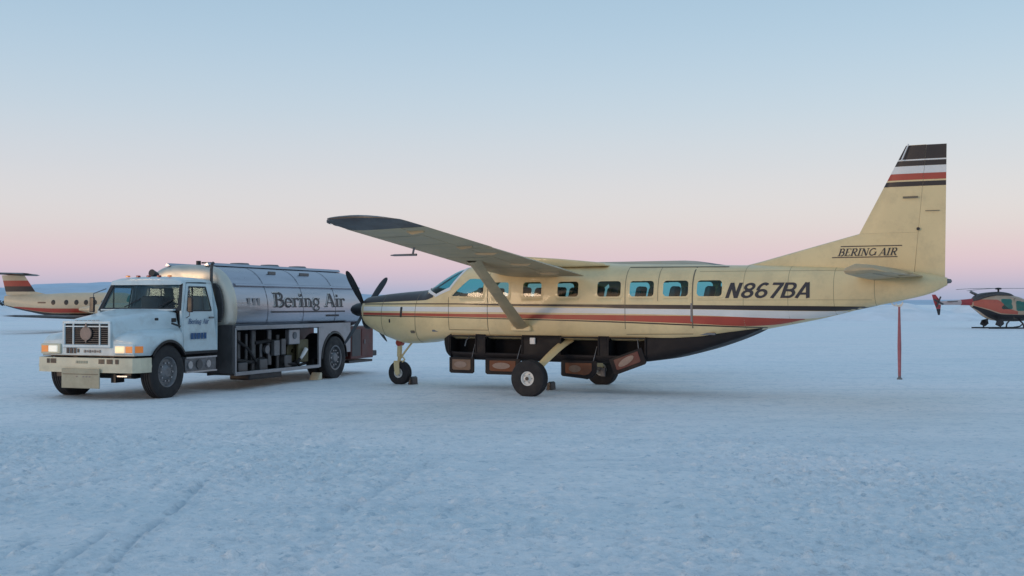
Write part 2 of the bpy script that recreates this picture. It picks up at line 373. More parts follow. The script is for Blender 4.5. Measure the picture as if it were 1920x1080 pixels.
# ================================================================== ground
def fft_noise(n, lo, hi, beta, seed):
    g = np.random.default_rng(seed); k = np.fft.fftfreq(n) * n; kx, ky = np.meshgrid(k, k); kk = np.hypot(kx, ky); kk[0, 0] = 1
    a = kk ** (-beta / 2) * ((kk >= lo) & (kk <= hi)); z = np.real(np.fft.ifft2(a * np.exp(2j * np.pi * g.random((n, n))))); return z / z.std()
def samp(T, x, y, size):
    n = T.shape[0]; u = (x / size) % 1 * n; v = (y / size) % 1 * n; i = u.astype(int) % n; j = v.astype(int) % n; fu = u - np.floor(u); fv = v - np.floor(v); i2 = (i + 1) % n; j2 = (j + 1) % n
    return T[j, i] * (1 - fu) * (1 - fv) + T[j, i2] * fu * (1 - fv) + T[j2, i] * (1 - fu) * fv + T[j2, i2] * fu * fv
def axis_pts(a, b, st, lo, hi, gr=1.07, gr2=1.09):
    P = list(np.arange(a, b + 1e-6, st)); s = st; x = P[-1]
    while x < hi: s *= gr; x += s; P.append(min(x, hi))
    s = st; x = a; Q = []
    while x > lo: s *= gr2; x -= s; Q.append(max(x, lo))
    return np.array(Q[::-1] + P)
gx = axis_pts(-6.4, 6.6, .033, -16000, 16000, 1.06, 1.06); gy = axis_pts(6.8, 15, .034, -16000, 16000, 1.028)
X, Y = np.meshgrid(gx, gy)
sx = np.gradient(gx)[None, :]; sy = np.gradient(gy)[:, None]; sp_ = np.maximum(sx, sy)
T1 = fft_noise(1024, 22, 75, .6, 1); T4 = fft_noise(1024, 50, 180, .6, 8); T2 = fft_noise(512, 2, 14, 2.2, 2); T3 = fft_noise(256, 1, 6, 2.0, 3)
scuff = np.clip(.62 + .62 * samp(T3, X, Y, 23.0), .10, 1.7)
att = np.clip(1.15 - sp_ / .16, 0, 1) * np.clip((22.5 - Y) / 11.0, 0, 1); att2 = np.clip(1.1 - sp_ / 1.5, 0, 1)
c30, s30 = math.cos(.5), math.sin(.5); Xr, Yr = X * c30 - Y * s30, X * s30 + Y * c30
N1 = samp(T1, X, Y, 8.3); N2 = samp(T1, Xr, Yr, 6.1); N3 = samp(T4, X, Y, 8.9)
Z = att * scuff * (.0105 * np.tanh(1.4 * N1) + .0085 * np.clip(N2, -.6, 2.2) + .0050 * N3) + att2 * .010 * samp(T2, X, Y, 23.0)
Z -= att * scuff * .022 * np.clip(samp(T1, X + 1.7, Yr, 9.7) - 1.1, 0, 1.2)
Z += att * .018 * np.clip(samp(T1, Xr + 3.3, Yr, 11.0) - 1.0, 0, 2)          # trodden lumps
TRK = np.zeros_like(Z)
def groove(pts, w, dep):
    global Z, TRK
    for (xa, ya), (xb, yb) in zip(pts[:-1], pts[1:]):
        dx, dy = xb - xa, yb - ya; l2 = dx * dx + dy * dy
        t = np.clip(((X - xa) * dx + (Y - ya) * dy) / l2, 0, 1); d = np.hypot(X - xa - t * dx, Y - ya - t * dy)
        br = np.clip(.65 + .6 * samp(T2, X * 3, Y * 3, 9.0), 0, 1)
        TRK = np.maximum(TRK, np.clip(dep / .035, 0, 1) * br * np.exp(-(d / (w * 1.0)) ** 2))
        Z = Z - dep * br * np.exp(-(d / w) ** 2) + dep * .5 * np.exp(-((d - 2.0 * w) / (w * .7)) ** 2) * (d > w)
def gp(px, py):
    D = 2200 * 1.76 / (py - 571); return ((px - 960) / 2200 * D, D)
groove([gp(150, 1130), gp(210, 1060), gp(262, 1000), gp(322, 960), gp(380, 905)], .030, .026)
groove([gp(60, 1110), gp(120, 1055), gp(200, 1000)], .030, .024)
groove([gp(380, 905), gp(440, 845), gp(500, 800)], .04, .010)
groove([gp(-40, 1078), gp(20, 1040), gp(58, 1018)], .030, .022)
groove([gp(200, 1000), gp(300, 900), gp(430, 820)], .06, .012)
groove([gp(-60, 960), gp(160, 905), gp(330, 870)], .06, .012)
groove([gp(560, 1040), gp(640, 960), gp(740, 900)], .05, .012)
for off in (-.9, .9):
    for pl in ([(-60, 1120), (250, 900), (520, 800), (900, 735)], [(250, 1130), (520, 930), (800, 820), (1250, 745)], [(900, 1130), (1050, 900), (1300, 790), (1700, 740)]):
        q = [gp(*p) for p in pl]; groove([(x + off * .8, y - off * .35) for x, y in q], .15, .007)
nxg, nyg = len(gx), len(gy)
V = np.stack([X.ravel(), Y.ravel(), Z.ravel()], 1)
ii = np.arange(nxg * nyg).reshape(nyg, nxg)
F = np.stack([ii[:-1, :-1].ravel(), ii[:-1, 1:].ravel(), ii[1:, 1:].ravel(), ii[1:, :-1].ravel()], 1)
gm = bpy.data.meshes.new('snow_ground'); gm.vertices.add(len(V)); gm.vertices.foreach_set('co', V.astype(np.float32).ravel())
gm.loops.add(F.size); gm.loops.foreach_set('vertex_index', F.astype(np.int32).ravel()); gm.polygons.add(len(F))
gm.polygons.foreach_set('loop_start', np.arange(0, F.size, 4, dtype=np.int32)); gm.update(); gm.validate()
gm.polygons.foreach_set('use_smooth', [True] * len(F))
at_ = gm.attributes.new('track', 'FLOAT', 'POINT'); at_.data.foreach_set('value', TRK.astype(np.float32).ravel())
ground = bpy.data.objects.new('snow_ground', gm); COL.objects.link(ground); ground['kind'] = 'structure'
sm_ = bpy.data.materials.new('packed_snow'); sm_.use_nodes = True; t = sm_.node_tree; L = t.links; b = t.nodes['Principled BSDF']
b.inputs['Roughness'].default_value = .62; b.inputs['Specular IOR Level'].default_value = .35
tcn = t.nodes.new('ShaderNodeTexCoord')
def tn(scale, det, rough, strx=1.0):
    n = t.nodes.new('ShaderNodeTexNoise'); n.inputs['Scale'].default_value = scale; n.inputs['Detail'].default_value = det; n.inputs['Roughness'].default_value = rough
    if strx != 1.0:
        mp = t.nodes.new('ShaderNodeMapping'); mp.inputs['Scale'].default_value = (strx, 1, 1); L.new(tcn.outputs['Object'], mp.inputs[0]); L.new(mp.outputs[0], n.inputs['Vector'])
    else: L.new(tcn.outputs['Object'], n.inputs['Vector'])
    return n
n1 = tn(.22, 6, .62, .45); n2 = tn(2.4, 9, .74); n3 = tn(15, 5, .7); n4 = tn(8.0, 6, .7)
def mrange(src, a, b_, c, d):
    m = t.nodes.new('ShaderNodeMapRange'); m.inputs['From Min'].default_value = a; m.inputs['From Max'].default_value = b_; m.inputs['To Min'].default_value = c; m.inputs['To Max'].default_value = d; L.new(src, m.inputs['Value']); return m.outputs[0]
def vmix(fac, A, B):
    m = t.nodes.new('ShaderNodeMix'); m.data_type = 'RGBA'
    for k, v in (('A', A), ('B', B)):
        if isinstance(v, tuple): m.inputs[k].default_value = (*v, 1)
        else: L.new(v, m.inputs[k])
    L.new(fac, m.inputs['Factor']); return m.outputs['Result']
sxyz = t.nodes.new('ShaderNodeSeparateXYZ'); L.new(tcn.outputs['Object'], sxyz.inputs[0])
c0 = vmix(mrange(sxyz.outputs['Y'], 9, 24, 0, 1), (.78, .85, .89), (.90, .935, .95))      # base colour grows lighter with distance along Y
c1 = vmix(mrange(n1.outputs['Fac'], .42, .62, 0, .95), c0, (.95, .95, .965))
n5 = t.nodes.new('ShaderNodeTexNoise'); n5.inputs['Scale'].default_value = .9; n5.inputs['Detail'].default_value = 5; n5.inputs['Roughness'].default_value = .6
mp5 = t.nodes.new('ShaderNodeMapping'); mp5.inputs['Rotation'].default_value = (0, 0, R(-38)); mp5.inputs['Scale'].default_value = (.16, 1.3, 1); L.new(tcn.outputs['Object'], mp5.inputs[0]); L.new(mp5.outputs[0], n5.inputs['Vector'])
c1 = vmix(mrange(n5.outputs['Fac'], .50, .68, 0, .35), c1, (.60, .69, .76))      # scraped and driven lanes
c2 = vmix(mrange(n2.outputs['Fac'], .50, .68, 0, .55), c1, (.52, .63, .70))
c2 = vmix(mrange(n4.outputs['Fac'], .55, .65, 0, .75), c2, (.46, .59, .68))
c3 = vmix(mrange(n3.outputs['Fac'], .53, .66, 0, .75), c2, (.93, .93, .95))
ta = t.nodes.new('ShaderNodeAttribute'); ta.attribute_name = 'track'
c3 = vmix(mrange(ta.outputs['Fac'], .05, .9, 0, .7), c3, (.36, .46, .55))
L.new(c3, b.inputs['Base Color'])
bp = t.nodes.new('ShaderNodeBump'); bp.inputs['Distance'].default_value = .06; bp.inputs['Strength'].default_value = .8; L.new(n2.outputs['Fac'], bp.inputs['Height'])
bp2 = t.nodes.new('ShaderNodeBump'); bp2.inputs['Distance'].default_value = .05; bp2.inputs['Strength'].default_value = .8; L.new(n4.outputs['Fac'], bp2.inputs['Height']); L.new(bp.outputs[0], bp2.inputs['Normal'])
L.new(bp2.outputs[0], b.inputs['Normal'])
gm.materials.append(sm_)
M['snow'] = mat('loose_snow', (.80, .83, .87), .7, var=.08, vscale=.4, bump=.1, bscale=.6)
M['hill'] = mat('hazy_hill_snow', (.44, .56, .68), .9, var=.15, vscale=.002)  # distance haze put into the blue of the snow

# ploughed snow at the far edge of the apron
def berm(name, x0, x1, y0, hgt, seed, wid=9.0):
    g = np.random.default_rng(seed); n = int((x1 - x0) / 1.1); m = MB(); G = []
    ph = g.random(8) * 6.3; fr = g.uniform(.05, .6, 8)
    for i in range(n + 1):
        x = x0 + (x1 - x0) * i / n; e = sum(math.sin(x * f + p) for f, p in zip(fr, ph)) / 8
        hh = hgt * (.62 + .75 * e + .22 * g.random()); row = []
        for k, (u, v) in enumerate(((-1, -.03), (-.7, .25), (-.42, .62), (-.18, .92), (0, 1), (.3, .8), (.7, .35), (1, -.03))):
            row.append((x + g.uniform(-.3, .3), y0 + u * wid / 2 + g.uniform(-.4, .4), max(-.03, hh * v + (g.uniform(-.12, .12) * hgt if 0 < k < 7 else 0))))
        G.append(row)
    o = m.grid(G).build(name, M['snow'], angle=80); o['kind'] = 'structure'; return o
berm('snow_bank', -190, 260, 128, 1.25, 5)
berm('snow_bank', -260, 320, 175, 1.9, 6, 14)

# far hills
def hills(name, y0, prof, dep, seed, rough):
    g = np.random.default_rng(seed); xs = np.linspace(prof[0][0], prof[-1][0], 260); G = []
    pr = fft_noise(512, 3, 120, 2.3, seed)[0]
    for i, x in enumerate(xs):
        hh = np.interp(x, [p[0] for p in prof], [p[1] for p in prof]) * (1 + rough * pr[i])
        G.append([(x, y0 + dep * u, max(-2, hh * v * (1 + .05 * g.normal()) if 0 < v < 1 else hh * v - (2 if v == 0 else 0))) for u, v in ((0, 0), (.2, .3), (.4, .62), (.6, .85), (.8, 1), (1.1, .7), (1.6, 0))])
    o = MB().grid(G).build(name, M['hill'], angle=180); o['kind'] = 'structure'; return o
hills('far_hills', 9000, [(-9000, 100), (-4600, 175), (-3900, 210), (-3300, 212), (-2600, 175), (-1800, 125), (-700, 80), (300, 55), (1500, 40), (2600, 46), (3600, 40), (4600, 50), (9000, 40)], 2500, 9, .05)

# dark scrub far off, at the foot of the hills
m = MB()
for k in range(2600):
    x = random.choice((random.uniform(-560, -330), random.uniform(-560, -330), random.uniform(-600, -250))); y = 1150 + random.uniform(-40, 40)
    hh = (random.uniform(1.5, 4.2) + 3.0 * max(0, math.sin(x * .045) * math.sin(x * .013 + 1))) * (1.2 if x < -330 else .5)
    z = random.uniform(.1, 1) * hh; r = random.uniform(.8, 1.8); a = random.uniform(0, 3.1); u = Vector((math.cos(a), math.sin(a), random.uniform(-.3, .3))) * r; v = Vector((random.uniform(-.3, .3), .2, 1)) * r * random.uniform(.5, 1)
    c = Vector((x, y, z)); m.add([c - u, c - v, c + u, c + v], [(0, 1, 2, 3)])
o = m.build('distant_scrub', M['brush'], smooth=False); o['kind'] = 'stuff'; o['label'] = 'dark line of scrub at the foot of the far hills'

# ================================================================== the cream aeroplane
PLANE_POS = (-2.465, 26.055, -.015); PLANE_YAW = -0.47593
plane = empty('turboprop_plane', PLANE_POS, PLANE_YAW, 'cream high-wing turboprop plane with open dark belly cargo pod, nearest the camera', 'airplane')
fus = Body([(-.86, 1.36, 1.90, .30, 2.2), (-.80, 1.30, 1.935, .36, 2.2), (-.55, 1.17, 1.97, .43, 2.3), (-.2, 1.03, 2.01, .49, 2.3), (.25, .92, 2.05, .55, 2.3), (.84, .95, 2.10, .62, 2.4),
            (1.05, .99, 2.20, .65, 2.5), (1.35, 1.02, 2.37, .70, 2.6), (1.75, 1.04, 2.54, .76, 2.7), (2.2, 1.05, 2.61, .80, 2.9), (2.8, 1.05, 2.62, .81, 3.0), (4.5, 1.05, 2.60, .81, 3.0),
            (6.2, 1.05, 2.565, .81, 3.0), (7.0, 1.08, 2.55, .78, 2.9), (7.6, 1.18, 2.53, .72, 2.8), (8.1, 1.285, 2.52, .65, 2.7), (9.2, 1.50, 2.48, .47, 2.4), (10.0, 1.70, 2.44, .33, 2.2), (10.7, 1.85, 2.39, .22, 2.0), (11.2, 1.98, 2.33, .13, 2.0), (11.46, 2.12, 2.25, .05, 2.0)],
           low=lambda x, n: n + float(np.interp(x, [.3, 1.5, 6.6, 8.2], [0, 1.8, 1.8, 0])))
WINS = [rrect(a, b_, 1.925, 2.235, .07) for a, b_ in ((2.74, 3.12), (3.43, 3.86), (4.20, 4.67), (5.06, 5.57), (5.74, 6.25), (6.42, 6.93), (7.08, 7.57))]
COCK = [(1.74, 1.95), (2.10, 1.935), (2.50, 1.93), (2.53, 2.05), (2.53, 2.24), (2.46, 2.30), (2.30, 2.315), (2.16, 2.31), (2.02, 2.20), (1.87, 2.07)]
def ws_front(th):   # windscreen edges over the ring angle
    k = abs(th - math.pi / 2) / (math.pi / 2 - .32); return .90 + .42 * min(1, k) ** 2.2
def ws_back(th):
    k = abs(th - math.pi / 2) / (math.pi / 2 - .32); return 1.80 + .16 * math.sin(min(1, k) * math.pi) - .14 * min(1, k) ** 2
TH0 = .34
def hole(q):
    cx = sum(p[0] for p in q) / 4; cy = sum(p[1] for p in q) / 4; cz = sum(p[2] for p in q) / 4
    if cz > 1.9 and cx < 7.7:
        if cx > 1.6 and 1.9 < cz < 2.34:
            for P in WINS:
                if inpoly(grow(P, .012), cx, cz): return True
            if inpoly(grow(COCK, .010), cx, cz): return True
        if .9 < cx < 1.95:
            t = fus.th(cx, min(cz, fus.at(cx)[1] - 1e-4)); th = math.pi - t if cy < 0 else t
            if t > TH0 + .03 and ws_front(th) + .025 < cx < ws_back(th) - .025: return True
    return False
xs = list(np.linspace(-.86, .84, 26)) + list(np.arange(.86, 7.7, .03)) + list(np.linspace(7.72, 11.46, 50))
sk = fus.skin(xs, 120, hole)
body = sk.build('fuselage', M['cream'], plane, angle=60)
sol = body.modifiers.new('skin', 'SOLIDIFY'); sol.thickness = .012; sol.offset = -1
def sf(off, near=True): return lambda x, z: fus.side(x, z, off, near)
for near in (True, False):
    for P in WINS:
        w = disc_fill(P, sf(-.004, near)).build('window', M['glass_dull' if near and P[0][0] < 5.6 else 'glass'], plane)
        ring_strip(grow(P, -.010), grow(P, .045), sf(.006, near), sf(.0035, near)).build('window_frame', M['cream'], w, angle=60)
    w = disc_fill(COCK, sf(-.004, near)).build('window', M['glass'], plane)
    ring_strip(grow(COCK, -.010), grow(COCK, .045), sf(.008, near), sf(.004, near)).build('window_frame', M['cream'], w, angle=60)
# windscreen with a centre post
ths = np.linspace(TH0, math.pi - TH0, 41)
G = [[fus.pt(ws_front(t) + (ws_back(t) - ws_front(t)) * k / 10, t, -.002) for k in range(11)] for t in ths]
ws = MB().grid(G).build('windscreen', M['glass_dark'], plane)
e1 = [[fus.pt(ws_front(t) - .035, t, .004) for t in ths], [fus.pt(ws_front(t) + .035, t, .010) for t in ths]]
e2 = [[fus.pt(ws_back(t) - .04, t, .010) for t in ths], [fus.pt(ws_back(t) + .03, t, .004) for t in ths]]
mb = MB().grid(e1); mb.grid(e2)
for tt in (TH0, math.pi - TH0): mb.grid([[fus.pt(x, tt + d, .008) for x in np.linspace(ws_front(tt) - .03, ws_back(tt) + .03, 10)] for d in (-.05, .05)])
mb.build('windscreen_frame', M['white'], ws, angle=60)
MB().grid([[fus.pt(x, math.pi / 2 + d, .006) for x in np.linspace(.88, 1.82, 14)] for d in (-.04, .04)]).build('centre_post', M['cream'], ws)
# inside: floor, panel, seats
MB().box((4.3, 0, 1.22), (6.2, 1.3, .04)).build('cabin_floor', M['interior'], plane, smooth=False)
MB().prism([(1.15, 1.5), (1.15, 1.98), (1.42, 2.02), (1.5, 1.9), (1.5, 1.5)], -.58, .58).build('instrument_panel', M['black'], plane, smooth=False)
def seat(x, y):
    s_ = MB().prism([(x - .28, 1.5), (x - .25, 1.58), (x + .14, 1.55), (x + .2, 1.48)], y - .2, y + .2).build('seat', M['interior'], plane, bevel=.02)
    MB().prism([(x + .14, 1.5), (x + .27, 2.10), (x + .33, 2.14), (x + .38, 2.10), (x + .26, 1.5)], y - .19, y + .19).build('seat_back', M['interior'], s_, bevel=.03)
for x in (1.95, 2.95, 3.75, 4.6, 5.5, 6.2, 6.9):
    for y in (-.34, .36): seat(x, y)
# painted bands along the side, as thin films of paint
ip = lambda P: (lambda x: pchip([p[0] for p in P], [p[1] for p in P], x))
bands = [('dark_stripe', 'brown', -.84, 10.42, ip([(-.9, 1.795), (1.55, 1.800), (3.2, 1.785), (5.6, 1.775), (7, 1.765), (9.5, 1.745), (10.5, 1.735)]), ip([(-.9, 1.775), (1.55, 1.778), (3.2, 1.748), (5.0, 1.725), (5.7, 1.700), (7, 1.69), (9.5, 1.660), (10.0, 1.69), (10.5, 1.74)])),
         ('white_stripe', 'white', -.84, 9.75, ip([(-.9, 1.73), (3.2, 1.72), (4.8, 1.705), (7, 1.684), (9.5, 1.654), (9.8, 1.66)]), ip([(-.9, 1.64), (1.5, 1.625), (4.8, 1.605), (7, 1.575), (9.0, 1.515), (9.8, 1.64)])),
         ('red_stripe', 'red', -.84, 9.0, ip([(-.9, 1.60), (1.5, 1.585), (4.8, 1.572), (7, 1.560), (9.0, 1.510)]), ip([(-.9, 1.55), (1.5, 1.525), (4.8, 1.475), (7, 1.415), (8.0, 1.375), (8.45, 1.40), (9.0, 1.5)])),
         ('thin_dark_stripe', 'brown', -.84, 8.3, ip([(-.9, 1.543), (1.5, 1.515), (4.8, 1.462), (7, 1.400), (8.3, 1.352)]), ip([(-.9, 1.523), (1.5, 1.497), (4.8, 1.440), (7, 1.375), (8.3, 1.335)]))]
for nm, mk, a, b_, zt, zb in bands:
    for near in (True, False):
        fus.strip(np.linspace(a, b_, 90), zt, zb, .0035, near).build(nm, M[mk], plane, angle=60)
# dark anti-glare top of the cowling
G = []
for x in np.linspace(-.845, 1.22, 40):
    zb_ = pchip([-.85, -.4, .4, 1.0, 1.22], [1.80, 1.82, 1.85, 1.87, 1.93], x); t0 = fus.th(x, min(zb_, fus.at(x)[1] - .01))
    hi = math.pi - t0
    if x > .88:
        G.append([fus.pt(x, t0 + (hi - t0) * k / 24, .004) for k in range(25)])
    else: G.append([fus.pt(x, t0 + (hi - t0) * k / 24, .004) for k in range(25)])
def gskip(i, j):
    x = -.845 + 2.065 * (i + .5) / 39
    if x < .86: return False
    t0 = fus.th(x, 1.9); th = t0 + (math.pi - 2 * t0) * (j + .5) / 24; return x > ws_front(th) - .02
mb = MB(); mb.grid(G, gskip); mb.build('antiglare_panel', M['brown'], plane, angle=60)
# cowling detail
mb = MB(); mb.grid([[fus.pt(x, a_, .005) for a_ in np.linspace(0, 2 * math.pi, 61)] for x in (-.20, -.19)]); mb.grid([[fus.pt(x, a_, .005) for a_ in np.linspace(-1.3, 1.3 + math.pi, 61)] for x in (.74, .752)])
mb.build('cowling_seam', M['seam'], plane)
disc_fill(rrect(.33, .39, 1.50, 1.72, .02), sf(.010)).build('cowling_vent', M['black'], plane)
disc_fill(rrect(.02, .06, 1.38, 1.46, .015), sf(.008)).build('cowling_latch', M['black'], plane)
disc_fill(rrect(.60, .72, 1.16, 1.22, .02), sf(.008)).build('drain_panel', M['seam'], plane)
MB().lathe([(.20, -.90), (.235, -.885), (.235, -.85), (.16, -.80), (.001, -.80)], (0, 0, 1.46), 'x', 28).build('air_inlet', M['black'], plane)
MB().tube([(-.35, .42, 1.5), (-.25, .60, 1.42), (.05, .70, 1.38)], .075, 12).build('exhaust_stack', M['dull'], plane)
# propeller: spinner and four feathered blades
HUB = Vector((-.94, 0, 1.66))
prop = MB().lathe([(.001, -.40), (.05, -.385), (.10, -.33), (.145, -.22), (.165, -.08), (.17, .06), (.165, .13), (.001, .13)], HUB, 'x', 28).build('propeller', M['black'], plane)
def blade(ang, Rb=1.13):
    d = Vector((0, -math.cos(ang), math.sin(ang))); tdir = Vector((0, math.sin(ang), math.cos(ang))); G = []
    for r, ch, tw, th in ((.12, .08, 80, .05), (.25, .10, 78, .045), (.45, .145, 76, .035), (.7, .16, 74, .026), (.9, .15, 72, .02), (1.00, .13, 71, .016), (1.08, .095, 70, .012), (Rb, .04, 70, .006)):
        cdir = Vector((1, 0, 0)) * math.sin(R(tw)) + tdir * math.cos(R(tw)); nd = d.cross(cdir).normalized(); p = HUB + d * r
        G.append([tuple(p + cdir * ch * u + nd * th * v) for u, v in ((-.5, 0), (-.25, .5), (.1, .6), (.5, 0), (.1, -.5), (-.25, -.4))])
    mm = MB(); mm.grid(G, wrap=True); mm.F.append(tuple(len(mm.V) - 6 + k for k in range(6)))
    return mm.build('blade', M['black'], prop, angle=60)
for a in (49, 139, 221, 317): blade(R(a))

# wings
def wgeo(s, left):
    xle = np.interp(s, [0, .85, 7.94], [2.72, 2.74, 3.68]); xte = np.interp(s, [0, .85, 7.94], [4.82, 4.82, 5.10])
    zle = np.interp(s, [0, .85, 7.94], [2.50, 2.50, 3.03 if left else 2.84]); zte = zle - np.interp(s, [0, 7.94], [.17, .04]); tk = np.interp(s, [0, 7.94], [.18, .14]); return xle, xte, zle, zte, tk
def naca(u): return 5 * (.2969 * math.sqrt(max(u, 0)) - .126 * u - .3516 * u * u + .2843 * u ** 3 - .1015 * u ** 4)
def wpt(s, u, up, left, tks=1.0, xo=0.0):
    xle, xte, zle, zte, tk = wgeo(s, left); c = xte - xle; x = xle + (xte - xle) * u + xo
    camb = .022 * 4 * u * (1 - u) * c
    z = zle + (zte - zle) * u + camb + up * naca(u) * tk * c * tks * (1.0 if up > 0 else .85); return (x, -s if left else s, z)
US = [0, .006, .02, .05, .1, .17, .26, .36, .48, .6, .70]
def wing(left):
    ss = [0, .5, .85, 2, 3.4, 5, 6.2, 7.25]
    rows = [[wpt(s, u, 1, left) for u in US[::-1]] + [wpt(s, u, -1, left) for u in US[1:]] for s in ss]
    mb = MB(); mb.grid(rows, wrap=True); mb.F.append(tuple(len(mb.V) - len(rows[0]) + k for k in range(len(rows[0]))))
    w = mb.build('wing', M['cream_shaded'], plane, angle=40)
    UF = [.708, .74, .80, .88, .95, 1.0]
    for nm, a, b_, dz in (('flap', .88, 4.95, -.012), ('aileron', 5.0, 7.22, 0)):
        rr = [[tuple(np.add(wpt(s, u, 1, left), (0, 0, dz * (u - .7) / .3))) for u in UF] + [tuple(np.add(wpt(s, u, -1, left), (0, 0, dz * (u - .7) / .3))) for u in UF[::-1]] for s in np.linspace(a, b_, 6)]
        mb = MB(); mb.grid(rr, wrap=True); k = len(rr[0]); mb.F += [tuple(range(k)), tuple(len(mb.V) - k + i for i in range(k))]
        mb.build(nm, M['cream_shaded'], w, angle=30)
    # dark tip
    UT = [0, .006, .02, .05, .1, .17, .26, .36, .48, .6, .72, .85, .95, 1.0]; rows = []
    for s, tk, cut in ((7.255, 1.0, 0), (7.5, .92, .004), (7.7, .72, .02), (7.85, .45, .05), (7.94, .12, .12)):
        rows.append([wpt(s, cut + (1 - cut * 1.2) * u, 1, left, tk * (1 if u < .99 else 0)) for u in UT[::-1]] + [wpt(s, cut + (1 - cut * 1.2) * u, -1, left, tk) for u in UT[1:-1]])
    mb = MB(); mb.grid(rows, wrap=True); k = len(rows[0]); mb.F.append(tuple(len(mb.V) - k + i for i in range(k)))
    tip = mb.build('wing_tip', M['brown'], w, angle=50)
    # landing light in the leading edge near the tip
    for s0 in (7.44, 7.62):
        rr = [[tuple(np.add(wpt(s, u, sg, left, .95), (-.012, 0, 0))) for u, sg in ((.05, 1), (.02, 1), (.004, 1), (.004, -1), (.02, -1), (.05, -1))] for s in (s0, s0 + .12)]
        MB().grid(rr).build('landing_light', M['lens'], tip)
    # dark de-ice boot edge on the leading edge, flap tracks and ribs below
    rr = [[tuple(np.add(wpt(s, u, sg, left), (-.004, 0, .003 * sg))) for u, sg in ((.045, 1), (.015, 1), (.003, 1), (.003, -1), (.015, -1), (.045, -1))] for s in np.linspace(1.0, 7.2, 8)]
    MB().grid(rr).build('deice_boot', M['seam'], w, angle=60)
    sd_ = -1 if left else 1
    for s in (1.5, 2.9, 4.4):
        p = wpt(s, .70, -1, left); MB().prism([(p[0] - .18, p[2] + .02), (p[0] - .05, p[2] - .035), (p[0] + .25, p[2] - .045), (p[0] + .34, p[2] - .01), (p[0] + .3, p[2] + .04)], sd_ * s - .02, sd_ * s + .02).build('flap_track', M['cream_shaded'], w, bevel=.008)
    for s in (5.2, 6.9):
        p = wpt(s, .72, -1, left); MB().prism([(p[0] - .14, p[2] + .01), (p[0], p[2] - .05), (p[0] + .2, p[2] - .02), (p[0] + .2, p[2] + .03)], sd_ * s - .02, sd_ * s + .02).build('hinge_fairing', M['cream_shaded'], w)
    for s in (2.4, 3.9, 5.6, 6.5):
        rr = [[tuple(np.add(wpt(ss_, u, -1, left), (0, 0, -.003))) for u in (.08, .2, .35, .5, .66)] for ss_ in (s, s + .022)]
        MB().grid(rr).build('panel_seam', M['seam'], w)
    # strut
    sy_ = sd_
    top = Vector(wpt(3.45, .36, -1, left)) + Vector((0, 0, .03)); foot = Vector((3.40, sy_ * .78, 1.30))
    G = []
    for k in range(9):
        t_ = k / 8; p = foot.lerp(top, t_); ch = .32 * (1 - t_) ** 2 * .25 + .26; th = .075
        if k == 8: ch = .34
        G.append([(p.x - .5 * ch, p.y, p.z), (p.x - .25 * ch, p.y, p.z + th * .8), (p.x + .15 * ch, p.y, p.z + th * .7), (p.x + .5 * ch, p.y, p.z), (p.x + .15 * ch, p.y, p.z - th * .7), (p.x - .25 * ch, p.y, p.z - th * .8)])
    st = MB(); st.grid(G, wrap=True); st = st.build('wing_strut', M['cream_shaded'], plane, angle=40)
    f_ = MB(); f_.box((3.40, sy_ * .80, 1.29), (.46, .10, .12)); f_.build('strut_fairing', M['cream'], st, bevel=.03)
    return w
wl = wing(True); wr = wing(False)
# pitot tube under the left wing
pp = wpt(5.25, .2, -1, True)
pt_ = MB().tube([(pp[0] - .02, pp[1], pp[2] + .04), (pp[0] - .06, pp[1], pp[2] - .12)], .018, 8); pt_.tube([(pp[0] + .02, pp[1], pp[2] - .12), (pp[0] - .42, pp[1], pp[2] - .12), (pp[0] - .50, pp[1], pp[2] - .12)], [.02, .018, .008], 8)
pt_.build('pitot_tube', M['dull'], wl)
# wing root fairing on the roof
MB().prism([(2.5, 2.56), (2.75, 2.70), (3.3, 2.76), (4.1, 2.70), (5.1, 2.60), (5.2, 2.54), (2.6, 2.50)], -.62, .62).build('roof_fairing', M['cream'], plane, bevel=.04)

# tail
def fin_half(z):   # half thickness
    return np.interp(z, [2.3, 3.1, 4.65], [.085, .075, .045])
def plate(profile, thick, name, m_, parent, end=.5, start=0.0):
    """a fin cut from (le, te) rows at heights z, lens section"""
    G = []
    for z, le, te in profile:
        c = te - le; h_ = thick(z) * min(1, c / .9)
        E_ = thick(z) * end if start == 0 else .006
        if start: S_ = thick(z) * start; row = [(le, S_), (le + .3 * c, S_ * .75), (le + .65 * c, S_ * .42), (te, E_)]
        else: row = [(le, .002), (le + .04 * c, h_ * .55), (le + .25 * c, h_), (le + .6 * c, (h_ + E_) / 2 + .1 * h_), (te, E_)]
        G.append([(x, -y, z) for x, y in row] + [(x, y, z) for x, y in reversed(row)])
    mb = MB(); mb.grid(G, wrap=True); k = len(G[0]); mb.F += [tuple(range(k)), tuple(len(mb.V) - k + i for i in range(k))]
    return mb.build(name, m_, parent, angle=40)
LE = lambda z: np.interp(z, [3.07, 4.64], [9.94, 10.77]); HL = lambda z: np.interp(z, [2.3, 4.64], [10.90, 11.12]); TE = lambda z: np.interp(z, [2.3, 4.64], [11.42, 11.46])
fin = plate([(z, LE(z), HL(z)) for z in np.linspace(3.07, 4.64, 9)], fin_half, 'tail_fin', M['cream'], plane)
plate([(z, np.interp(z, [2.42, 2.52, 3.07], [7.3, 7.85, 9.94]), HL(z)) for z in np.linspace(2.30, 3.068, 9)], lambda z: np.interp(z, [2.42, 3.07], [.105, .075]), 'dorsal_fin', M['cream'], fin)
rud = plate([(z, HL(z) + .004, TE(z)) for z in np.linspace(2.22, 4.63, 10)], fin_half, 'rudder', M['cream'], plane, start=.5)
